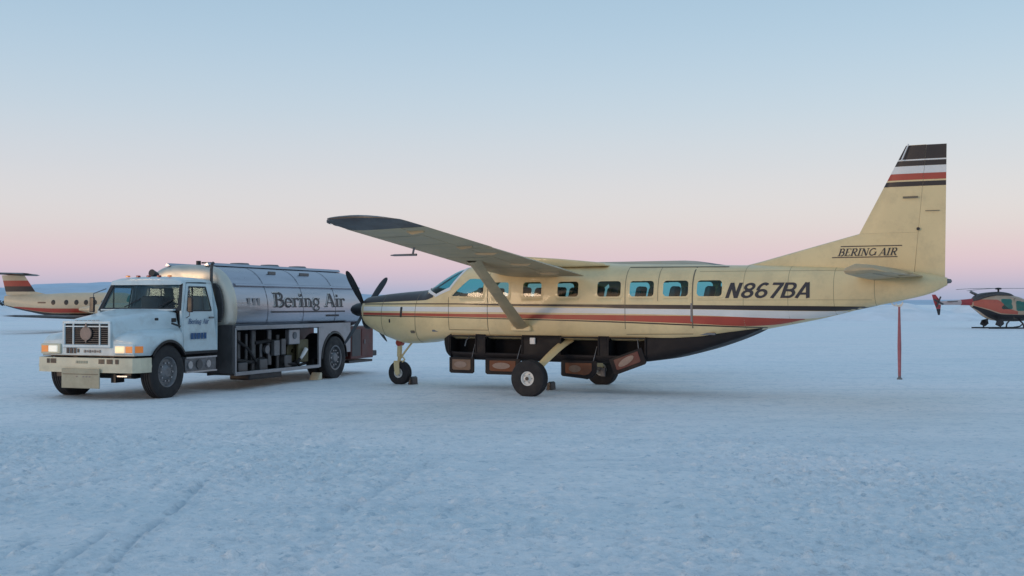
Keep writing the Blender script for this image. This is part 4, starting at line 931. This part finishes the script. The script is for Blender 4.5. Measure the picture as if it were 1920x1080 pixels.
# door lettering
dside = lambda x, z: (x, -(yw(z) + .016), z)
lettering('door_letter', 'Bering Air', .78, 1.46, 1.40, .10, dside, M['blue_letter'], truck, slant=.25)
for k, (a_, w_) in enumerate(((.86, .09), (.97, .08), (1.07, .10), (1.19, .08), (1.29, .09))):
    MB().box((a_ + w_ / 2, -(yw(1.15) + .016), 1.16), (w_ - .012, .006, .12)).build('door_mark', M['blue_letter'], truck, smooth=False)
# tank
TS = [(0, 2.615), (.45, 2.605), (.64, 2.56), (.80, 2.47), (.93, 2.34), (1.03, 2.18), (1.10, 1.98), (1.135, 1.78), (1.14, 1.60), (1.12, 1.42), (1.05, 1.30), (.8, 1.22), (0, 1.2)]
TSy = np.array([p[0] for p in TS]); TSz = np.array([p[1] for p in TS])
def tank_row(x, k, dz=0):
    zc = 1.9; P = [(y * k, zc + (z - zc) * k + dz) for y, z in TS]; return [(x, -y, z) for y, z in reversed(P)] + [(x, y, z) for y, z in P[1:-1]]
def sm(m_, n=3):   # finer rows of the section
    return m_
rows = [(2.10, .86), (2.115, .93), (2.15, .972), (2.21, .995), (2.28, 1.0)] + [(x, 1.0) for x in np.linspace(2.6, 7.7, 18)] + [(7.86, .995), (8.0, .96), (8.1, .90), (8.16, .80), (8.19, .6), (8.2, .3)]
mb = MB(); mb.grid([tank_row(*r_) for r_ in rows], wrap=True); mb.F += [tuple(range(24)), tuple((len(rows) - 1) * 24 + k for k in range(24))]
tank = mb.build('tank', M['tank'], truck, angle=32)
tank.modifiers.new('round', 'SUBSURF').levels = 1; tank.modifiers['round'].render_levels = 2
mb = MB(); hr = [(2.07, .55), (2.075, .72), (2.09, .86), (2.12, .945), (2.17, .985), (2.235, 1.005), (2.30, 1.006)]
mb.grid([tank_row(*r_) for r_ in hr], wrap=True); mb.F += [tuple(range(24))]
hd = mb.build('tank_head', M['tank_head'], tank, angle=60); hd.modifiers.new('round', 'SUBSURF').render_levels = 2
mb = MB(); bk = [(y * .86, min(2.22, 1.9 + (z - 1.9) * .80)) for y, z in TS[1:-2]]; bk = [(-y, z) for y, z in bk] + [(y, z) for y, z in reversed(bk)]
MB().prism(bk, 2.02, 2.06, 'x').build('tank_bulkhead', M['darkpanel'], tank, bevel=.01)
def tank_y(z): return float(np.interp(z, TSz[::-1], TSy[::-1]))
# weld bands and the ledge along the shoulder
for x in (3.5, 5.0, 6.5):
    mb = MB(); mb.grid([tank_row(x - .02, 1.004), tank_row(x + .02, 1.004)], wrap=True); mb.build('weld_band', M['tank'], tank, angle=60)
for s_ in (-1, 1):
    MB().prism([(s_ * (tank_y(2.22) - .02), 2.235), (s_ * (tank_y(2.22) + .055), 2.205), (s_ * (tank_y(2.20) + .055), 2.18), (s_ * (tank_y(2.18) - .02), 2.16)], 2.35, 7.85, 'x').build('shoulder_ledge', M['tank'], tank, smooth=False)
    MB().prism([(s_ * .43, 2.60), (s_ * .50, 2.655), (s_ * .54, 2.60), (s_ * .50, 2.59)], 2.15, 7.8, 'x').build('top_coaming', M['tank'], tank, smooth=False)
for x in (4.1, 5.35, 6.6):
    MB().lathe([(.001, .12), (.20, .11), (.24, .06), (.25, -.05)], (x, 0, 2.60), 'z', 22).build('manhole_cover', M['dull'], tank)
for x, w_ in ((4.15, .30), (5.55, .42)):
    z = 2.50; MB().box((x, -(tank_y(2.47) + .008), 2.48), (w_, .03, .07)).build('shoulder_plate', M['pipe'], tank, bevel=.01)
MB().cyl((2.35, -.15, 2.60), (2.35, -.15, 2.70), .05, n=14).build('beacon', M['black'], tank); MB().box((2.42, -.30, 2.66), (.05, .22, .03)).build('beacon_bracket', M['black'], tank)
MB().cyl((1.30, .10, 2.38), (1.12, .10, 2.42), .05, .075, n=14).build('air_horn', M['black'], roof)
MB().cyl((1.30, .10, 2.32), (1.30, .10, 2.42), .015, n=8).build('horn_bracket', M['dull'], roof)
# tank lettering: pale edge behind dark letters, and a rule below
ty = lambda o_: (lambda x, z: (x, -(tank_y(z) + o_), z))
lettering('tank_letter', 'Bering Air', 3.70, 6.95, 1.72, .32, ty(.010), M['dark_letter'], tank, slant=.06)
lettering('letter_edge', 'Bering Air', 3.675, 6.925, 1.735, .32, ty(.004), M['letter_edge'], tank, slant=.06)
MB().grid([[(x, -(tank_y(z) + .013), z) for x in np.linspace(3.62, 6.92, 8)] for z in (1.60, 1.635)]).build('lettering_rule', M['dark_letter'], tank)
for k in range(9): MB().box((6.05 + k * .07, -(tank_y(1.52) + .011), 1.52), (.045, .006, .045)).build('small_letter_mark', M['dark_letter'], tank, smooth=False)
for k, c in enumerate((2.75, 2.95, 3.12)): MB().box((c, -(tank_y(1.85) + .008), 1.84), (.10, .006, .16)).build('placard', M['steel_panel'], tank, smooth=False)
MB().box((3.85, .30, .42), (3.4, 1.6, .10)).build('shade_tray', M['black'], truck, smooth=False)  # unseen panel added to deepen the shade under the truck
MB().box((.5, 0, .62), (1.2, .7, .5)).build('engine_shade_block', M['black'], truck, bevel=.05)  # engine bulk added to darken the ground between the front wheels
MB().tube([(1.93, -.76, .9), (1.93, -.76, 2.5), (1.95, -.76, 2.60), (2.0, -.76, 2.64)], .032, 10).build('exhaust_stack', M['darkpanel'], truck)
# pump cabinet under the tank, open on the near side
cab_ = MB(); cab_.box((2.13, 0, .86), (.06, 2.34, 1.0)); cabn = cab_.build('cabinet_front_wall', M['darkpanel'], truck, bevel=.01)
MB().box((2.19, -1.165, .83), (.055, .05, .94)).build('cabinet_post', M['steel_panel'], truck, bevel=.008)
MB().box((5.64, -1.165, .80), (.10, .05, .96)).build('cabinet_post', M['steel_panel'], truck, bevel=.008)
MB().box((4.0, -1.17, 1.295), (3.62, .06, .09)).build('cabinet_top_beam', M['steel_panel'], truck, bevel=.01)
MB().box((3.9, -1.165, .345), (3.42, .06, .075)).build('cabinet_sill', M['steel_panel'], truck, bevel=.01)
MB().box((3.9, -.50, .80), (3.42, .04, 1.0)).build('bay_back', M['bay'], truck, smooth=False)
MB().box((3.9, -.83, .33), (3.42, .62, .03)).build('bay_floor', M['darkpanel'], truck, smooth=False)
MB().box((3.9, 1.17, .82), (3.5, .04, .98)).build('far_side_panel', M['steel_panel'], truck, smooth=False)
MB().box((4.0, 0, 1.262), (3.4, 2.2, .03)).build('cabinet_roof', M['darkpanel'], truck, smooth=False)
rnd = random.Random(3)
for x, z0, z1, r_ in ((2.75, .36, 1.2, .05), (3.05, .5, 1.15, .035), (3.30, .36, 1.22, .07), (3.62, .36, 1.0, .04), (3.95, .45, 1.22, .06), (4.30, .36, 1.1, .05)):
    MB().tube([(x, -.86, z0), (x, -.86, z1)], r_, 12).build('pipe', M['pipe'] if rnd.random() < .6 else M['dull'], truck)
for pts, r_ in (([(2.45, -.95, .62), (3.0, -.98, .55), (3.6, -.95, .60)], .045), ([(3.3, -.92, .95), (3.7, -.95, .98), (4.3, -.92, .95)], .04), ([(2.5, -.9, 1.1), (2.9, -1.0, .85), (3.2, -1.02, .55)], .03), ([(4.4, -.95, .45), (4.9, -1.0, .42), (5.2, -.95, .55)], .04)):
    MB().tube(pts, r_, 10).build('hose', M['rubber'], truck)
for c, d, mk in (((3.45, -.95, .48), (.30, .22, .24), 'pipe'), ((4.0, -1.0, .82), (.22, .10, .34), 'dull'), ((4.28, -1.02, .84), (.18, .06, .36), 'pipe'), ((4.72, -1.0, 1.05), (.46, .12, .34), 'steel_panel'), ((2.62, -.98, .46), (.34, .2, .2), 'pipe'), ((4.55, -.9, .5), (.30, .2, .28), 'pipe')):
    MB().box(c, d).build('control_box', M[mk], truck, bevel=.015)
MB().cyl((3.62, -.98, .80), (3.62, -1.04, .80), .09, n=20).build('gauge', M['dull'], truck); MB().cyl((4.72, -1.065, 1.08), (4.72, -1.075, 1.08), .08, n=20).build('gauge', M['interior'], truck)
MB().box((5.16, -1.0, .72), (.44, .06, .52)).build('reel_panel', M['olive'], truck, bevel=.01)
rl = MB(); rl.lathe([(.05, -.14), (.24, -.14), (.24, -.12), (.16, -.11), (.16, .11), (.24, .12), (.24, .14), (.05, .14)], (4.95, -.72, .72), 'y', 24); rl.build('hose_reel', M['olive'], truck)
MB().tube([(4.92, -1.10, .55), (5.05, -1.10, .66), (5.16, -1.10, .76)], [.03, .045, .05], 10).build('fuel_nozzle', M['white'], truck)
MB().tube([(4.92, -1.08, .55), (4.86, -1.04, .46), (5.0, -1.0, .40), (5.3, -1.0, .42)], .032, 8).build('nozzle_hose', M['rubber'], truck)
MB().box((3.55, -.80, .245), (1.3, .5, .14)).build('drain_sump', M['black'], truck, bevel=.03)
# rear fender panel with a wheel arch
def arch(x): d = abs(x - LB); return .51 + math.sqrt(.64 ** 2 - d * d) if d < .635 else .34
fx = [5.69, 5.72] + list(LB + .634 * np.cos(np.linspace(math.pi, 0, 25))) + [7.10, 7.20]
for s_ in (-1, 1):
    G = [[(x, s_ * 1.155, max(arch(x), .36 if x < LB else .62) + (1.34 - max(arch(x), .36 if x < LB else .62)) * k / 3) for k in range(4)] for x in fx]
    rf = slab(G, -s_ * .03).build('rear_fender', M['steel_panel'], truck, angle=30)
    ar = [(LB + .63 * math.cos(a), .51 + .63 * math.sin(a)) for a in np.linspace(0, math.pi, 18)]; ai = [(LB + .585 * math.cos(a), .51 + .585 * math.sin(a)) for a in np.linspace(0, math.pi, 18)]
    MB().grid([[(x, s_ * 1.16, z) for x, z in ar], [(x, s_ * 1.175, z) for x, z in ai], [(x, s_ * .55, z) for x, z in ai]]).build('fender_lip', M['black'], rf)
    bx = MB().box((7.83, s_ * .86, .83), (1.2, .58, .80)).build('rear_box', M['maroon'], truck, bevel=.02)
    MB().box((7.50, s_ * 1.155, .83), (.44, .012, .66)).build('box_door', M['darkpanel'], bx, bevel=.004); MB().box((8.05, s_ * 1.155, .83), (.52, .012, .66)).build('box_door', M['maroon'], bx, bevel=.004)
    MB().box((7.92, s_ * 1.168, .85), (.05, .02, .10)).build('box_latch', M['dull'], bx)
    MB().cyl((8.43, s_ * .95, .95), (8.45, s_ * .95, .95), .06).build('tail_light', M['lens_red'], bx)
MB().box((7.85, 0, .36), (1.25, 2.2, .06)).build('rear_deck', M['black'], truck, smooth=False)
MB().box((8.62, 0, .53), (.42, 2.1, .14)).build('rear_bumper', M['black'], truck, bevel=.02)
MB().box((7.8, 0, 1.22), (1.0, 2.0, .05)).build('tank_cradle', M['steel_panel'], truck, smooth=False)
def T2W(x, y, z=0):
    c, s_ = math.cos(TR_YAW), math.sin(TR_YAW); return (TR_POS[0] + x * c - y * s_, TR_POS[1] + x * s_ + y * c, z)
ck = empty('wheel_chock', T2W(5.68, -1.05), TR_YAW, 'pale chock on the snow at the rear wheel of the fuel truck', 'chock', 'wheel chocks on the snow')
MB().prism([(-.10, 0), (.10, 0), (.10, .16), (.04, .17)], -.12, .12).build('block', M['bumper'], ck, bevel=.012)

# ================================================================== commuter plane on the left
KD = 78.0; K_POS = ((118 - 960) / 2200 * KD, KD, 0); K_YAW = math.pi - R(7)
king = empty('commuter_plane', K_POS, K_YAW, 'cream twin-engine plane with red T-tail, half hidden behind the fuel truck', 'airplane')
# local x points aft (to the left of the picture), z up; the side seen has +y towards the viewer
kb = Body([(-7.2, 1.35, 1.55, .10, 2), (-6.8, 1.15, 1.75, .35, 2), (-5.9, 1.0, 2.0, .58, 2.1), (-4.9, .95, 2.35, .70, 2.2), (-4.2, .92, 2.55, .74, 2.3), (-2.5, .92, 2.56, .75, 2.3), (-.3, .94, 2.54, .74, 2.3), (.9, 1.02, 2.48, .66, 2.2), (2.2, 1.25, 2.44, .50, 2.1), (3.4, 1.50, 2.42, .30, 2.0), (4.1, 1.70, 2.35, .12, 2.0)])
kbody = kb.skin(np.linspace(-7.2, 4.1, 70), 40).build('fuselage', M['k_cream'], king, angle=60)
for near in (True, False):
    kb.strip(np.linspace(-6.8, 3.3, 40), ip([(-7, 1.55), (0, 1.50), (3.4, 1.62)]), ip([(-7, 1.35), (0, 1.22), (3.4, 1.56)]), .012, near).build('red_stripe', M['red'], king, angle=60)
    kb.strip(np.linspace(-6.8, 4.0, 40), ip([(-7, 1.30), (0, 1.18), (2, 1.36), (4.1, 1.74)]), ip([(-7, 1.2), (0, .97), (.9, 1.04), (2.2, 1.27), (3.4, 1.52), (4.1, 1.71)]), .012, near).build('dark_stripe', M['brown'], king, angle=60)
    for x in (.30, -.62, -1.33, -2.0, -2.6, -3.2):
        w = disc_fill([(x + .15 * math.cos(a), 1.90 + .17 * math.sin(a)) for a in np.linspace(0, 2 * math.pi, 14, endpoint=False)], lambda X_, Z_: kb.side(X_, Z_, .012, near)).build('window', M['black'], king)
    disc_fill(rrect(.85, 1.45, 1.84, 1.93, .03), lambda X_, Z_: kb.side(X_, Z_, .012, near)).build('name_mark', M['tan_tone'], king)
G = [[kb.pt(x, t_, .01) for t_ in np.linspace(.35, math.pi - .35, 15)] for x in np.linspace(-5.7, -4.75, 6)]; MB().grid(G).build('windscreen', M['glass_dark'], king)
def kplate(prof, th, name, m_, par):
    G = [[(le, 0, z), (le + .3 * (te - le), -th, z), (te, 0, z), (le + .3 * (te - le), th, z)] for z, le, te in prof]; mb = MB(); mb.grid(G, wrap=True); mb.F += [(0, 1, 2, 3), tuple(len(mb.V) - 4 + k for k in range(4))]; return mb.build(name, m_, par, angle=40)
fle = lambda z: np.interp(z, [2.40, 2.62, 3.75], [.9, 1.95, 2.75]); fte = lambda z: np.interp(z, [2.4, 3.75], [4.0, 4.35])
kf = kplate([(z, fle(z), fte(z)) for z in (2.40, 2.50, 2.60, 2.62)], .11, 'tail_fin', M['k_cream'], king)
kplate([(z, fle(z), fte(z)) for z in (2.62, 2.8, 2.98)], .10, 'dark_band', M['brown'], kf); kplate([(z, fle(z), fte(z)) for z in (2.98, 3.2, 3.36)], .095, 'red_band', M['red'], kf); kplate([(z, fle(z), fte(z)) for z in (3.36, 3.6, 3.72)], .09, 'cream_band', M['k_cream'], kf)
for s_ in (-1, 1):
    G = [[(le + u * (te - le), s_ * y, 3.78 + v * th) for u, v in ((0, 0), (.25, 1), (1, 0), (.25, -1))] for y, le, te, th in ((0, 2.55, 4.2, .10), (2.7, 3.1, 4.1, .06), (2.85, 3.3, 4.05, .02))]
    mb = MB(); mb.grid(G, wrap=True); mb.F.append((8, 9, 10, 11)); mb.build('tailplane', M['brown'], king, angle=40)
MB().lathe([(.001, -.75), (.07, -.4), (.10, 0), (.07, .9), (.001, 1.4)], (2.9, 0, 3.78), 'x', 12).build('tail_bullet', M['brown'], king)
for s_ in (-1, 1):
    G = [[(le + u * (te - le), s_ * y, z + v * th) for u, v in ((0, 0), (.2, 1), (.5, .7), (1, 0), (.5, -.7), (.2, -1))] for y, le, te, z, th in ((.3, -2.9, -.7, .92, .16), (2.6, -2.8, -.8, .95, .14), (8.2, -1.6, -.5, 1.08, .06), (8.3, -1.4, -.6, 1.08, .02))]
    mb = MB(); mb.grid(G, wrap=True); mb.F.append(tuple(len(mb.V) - 6 + k for k in range(6))); kw = mb.build('wing', M['brown'], king, angle=40)
    nb = Body([(-5.2, 1.25, 1.6, .16, 2), (-4.8, 1.1, 1.75, .30, 2), (-3.6, 1.05, 1.85, .36, 2.2), (-2.2, 1.15, 1.75, .32, 2.2), (-1.0, 1.35, 1.55, .10, 2)])
    nm = nb.skin(np.linspace(-5.2, -1.0, 16), 20); nm.V = [(x - 1.5, y + s_ * 2.6, z) for x, y, z in nm.V]; en = nm.build('engine', M['k_cream'], kw, angle=60)
    for k in range(4):
        a = R(20 + 90 * k); MB().prism([(-.08, .1), (.08, .1), (.10, .7), (.04, 1.15), (-.06, 1.15)], -6.78, -6.75, 'x', lambda x, y, z, a=a: (x, s_ * 2.6 + y * math.cos(a) - z * math.sin(a), 1.43 + y * math.sin(a) + z * math.cos(a))).build('blade', M['black'], en)
    lg = MB().tube([(-4.1, s_ * 2.6, 1.2), (-4.0, s_ * 2.6, .35)], .06, 8).build('gear_leg', M['dull'], king); wheel(lg, (-4.0, s_ * 2.6, .32), .32, .2, .15, M['rubber'], M['hub'], face=s_, bolts=4)
lg = MB().tube([(-6.0, 0, 1.1), (-6.05, 0, .3)], .05, 8).build('gear_leg', M['dull'], king); wheel(lg, (-6.05, 0, .27), .27, .16, .12, M['rubber'], M['hub'], face=1, bolts=4)

# ================================================================== helicopter on the right
HD = 86.0; H_POS = ((1872 - 960) / 2200 * HD, HD, 0); H_YAW = R(12)
heli = empty('helicopter', H_POS, H_YAW, 'small orange and cream helicopter on skids at the right edge', 'helicopter')
# local x: + is the nose (picture right)
hb_ = Body([(-2.25, 1.62, 2.02, .22, 2.2), (-1.7, 1.25, 2.25, .45, 2.3), (-1.1, .85, 2.38, .68, 2.4), (-.4, .60, 2.48, .82, 2.5), (.6, .52, 2.46, .88, 2.5), (1.4, .52, 2.36, .86, 2.4), (2.2, .58, 2.05, .74, 2.3), (2.75, .72, 1.62, .50, 2.2), (3.0, .92, 1.35, .2, 2.0)])
hbody = hb_.skin(np.linspace(-2.25, 3.0, 46), 44).build('cabin', M['h_cream'], heli, angle=60)
for near in (True, False):
    kw_ = dict(near=near)
    hb_.strip(np.linspace(-2.2, 2.6, 30), ip([(-2.3, 1.72), (-1.2, 1.35), (-.2, 1.05), (2.7, 1.0)]), ip([(-2.3, 1.64), (-1.7, 1.28), (-1.1, .88), (-.4, .63), (.6, .55), (2.2, .62), (2.7, .75)]), .012, near, 6).build('dark_belly', M['black'], heli, angle=60)
    hb_.strip(np.linspace(-2.2, 1.0, 26), ip([(-2.3, 1.98), (-1.7, 2.12), (-.6, 2.10), (.2, 1.5), (1, 1.25)]), ip([(-2.3, 1.74), (-1.2, 1.42), (-.2, 1.12), (1, 1.05)]), .014, near, 6).build('orange_flash', M['h_orange'], heli, angle=60)
    disc_fill(rrect(-.30, .55, 1.42, 2.16, .12), lambda x, z: hb_.side(x, z, .02, near)).build('door_window', M['glass_dark'], heli)
    disc_fill(rrect(.85, 2.05, 1.30, 2.02, .16), lambda x, z: hb_.side(x, z, .02, near)).build('door_window', M['glass_dark'], heli)
    seamd = ring_strip(rrect(.72, 2.10, .72, 2.2, .15), rrect(.75, 2.07, .75, 2.17, .15), lambda x, z: hb_.side(x, min(z, hb_.at(x)[1] - .05), .016, near)).build('door_seam', M['seam'], heli)
G = [[hb_.pt(x, t_, .015) for t_ in np.linspace(.15, math.pi - .15, 15)] for x in np.linspace(2.15, 2.9, 8)]; MB().grid(G).build('windscreen', M['glass_dark'], heli)
eb = Body([(-2.2, 1.95, 2.1, .2, 2.2), (-1.9, 1.95, 2.42, .34, 2.4), (-1.2, 2.2, 2.62, .42, 2.6), (.0, 2.3, 2.70, .42, 2.6), (.8, 2.3, 2.60, .36, 2.4), (1.2, 2.3, 2.42, .2, 2.2)])
cowl = eb.skin(np.linspace(-2.2, 1.2, 24), 30).build('engine_cowling', M['darkpanel'], heli, angle=60)
MB().tube([(-1.6, .18, 2.45), (-2.0, .2, 2.62), (-2.15, .2, 2.7)], .10, 12).build('exhaust', M['dull'], cowl)
bm_ = MB(); G = [[(x, r_ * .8 * math.cos(t_), zc + r_ * math.sin(t_)) for t_ in np.linspace(0, 2 * math.pi, 16, endpoint=False)] for x, zc, r_ in ((-1.9, 1.95, .25), (-2.6, 1.93, .21), (-3.6, 1.90, .17), (-4.8, 1.86, .13), (-5.05, 1.86, .05))]; bm_.grid(G, wrap=True)
boom = bm_.build('tail_boom', M['h_white'], heli, angle=60)
bm_ = MB(); G = [[(x, r_ * .8 * math.cos(t_), zc + r_ * math.sin(t_)) for t_ in np.linspace(0, 2 * math.pi, 16, endpoint=False)] for x, zc, r_ in ((-2.0, 1.95, .262), (-2.6, 1.93, .222), (-3.1, 1.915, .20))]; bm_.grid(G, wrap=True); bm_.build('boom_band', M['h_red'], boom, angle=60)
def hfin(prof, name, m_):
    G = [[(le, 0, z), (le + .35 * (te - le), -.05, z), (te, 0, z), (le + .35 * (te - le), .05, z)] for z, le, te in prof]; mb = MB(); mb.grid(G, wrap=True); mb.F += [(0, 1, 2, 3), tuple(len(mb.V) - 4 + k for k in range(4))]; return mb.build(name, m_, boom, angle=40)
hfin([(2.48, -5.40, -5.10), (1.95, -5.25, -4.65), (1.45, -5.05, -4.70)], 'tail_fin', M['h_red']); hfin([(1.448, -5.05, -4.70), (1.0, -4.92, -4.76)], 'fin_tip', M['black'])
MB().box((-4.0, 0, 1.98), (.42, 1.5, .05)).build('stabiliser', M['darkpanel'], boom, bevel=.01)
for k in range(2): MB().box((-4.95, -.14, 1.95), (.12, .02, .85), Matrix.Rotation(R(25 + 90 * k), 3, 'Y')).build('tail_rotor_blade', M['darkpanel'], boom)
rot = MB().cyl((0, 0, 2.65), (0, 0, 3.0), .07, n=12); rot.lathe([(.001, 2.86), (.20, 2.86), (.24, 2.92), (.2, 2.98), (.001, 3.0)], (0, 0, 0), 'z', 16); rot = rot.build('rotor_head', M['black'], heli)
for k in range(3):
    a = R(-38 + 120 * k); pts = []
    G = []
    for r_ in np.linspace(.2, 4.9, 9):
        z = 2.93 + .05 * (r_ / 4.9) - .16 * (r_ / 4.9) ** 2; d = Vector((math.cos(a), math.sin(a), 0)); n_ = Vector((-math.sin(a), math.cos(a), 0)); p = d * r_ + Vector((0, 0, z)); ch = .06 if r_ < .6 else .15
        G.append([tuple(p + n_ * ch), tuple(p + Vector((0, 0, .02))), tuple(p - n_ * ch), tuple(p - Vector((0, 0, .012)))])
    mb = MB(); mb.grid(G, wrap=True); mb.build('rotor_blade', M['darkpanel'], rot)
for s_ in (-1, 1):
    sk_ = MB().tube([(-1.5, s_ * 1.05, .06), (-.6, s_ * 1.05, .055), (1.9, s_ * 1.05, .055), (2.5, s_ * 1.05, .13), (2.75, s_ * 1.05, .32)], .05, 10).build('skid', M['black'], heli)
    for x in (-.55, 1.35): MB().tube([(x, s_ * 1.05, .06), (x, s_ * .95, .36), (x, s_ * .5, .64)], .055, 8).build('skid_leg', M['black'], heli)
    MB().prism([(-.9, .30), (-.75, .62), (-.3, .72), (-.2, .35), (-.5, .14)], s_ * .93 - .06, s_ * .93 + .06).build('ground_handling_wheel', M['black'], heli, bevel=.03)
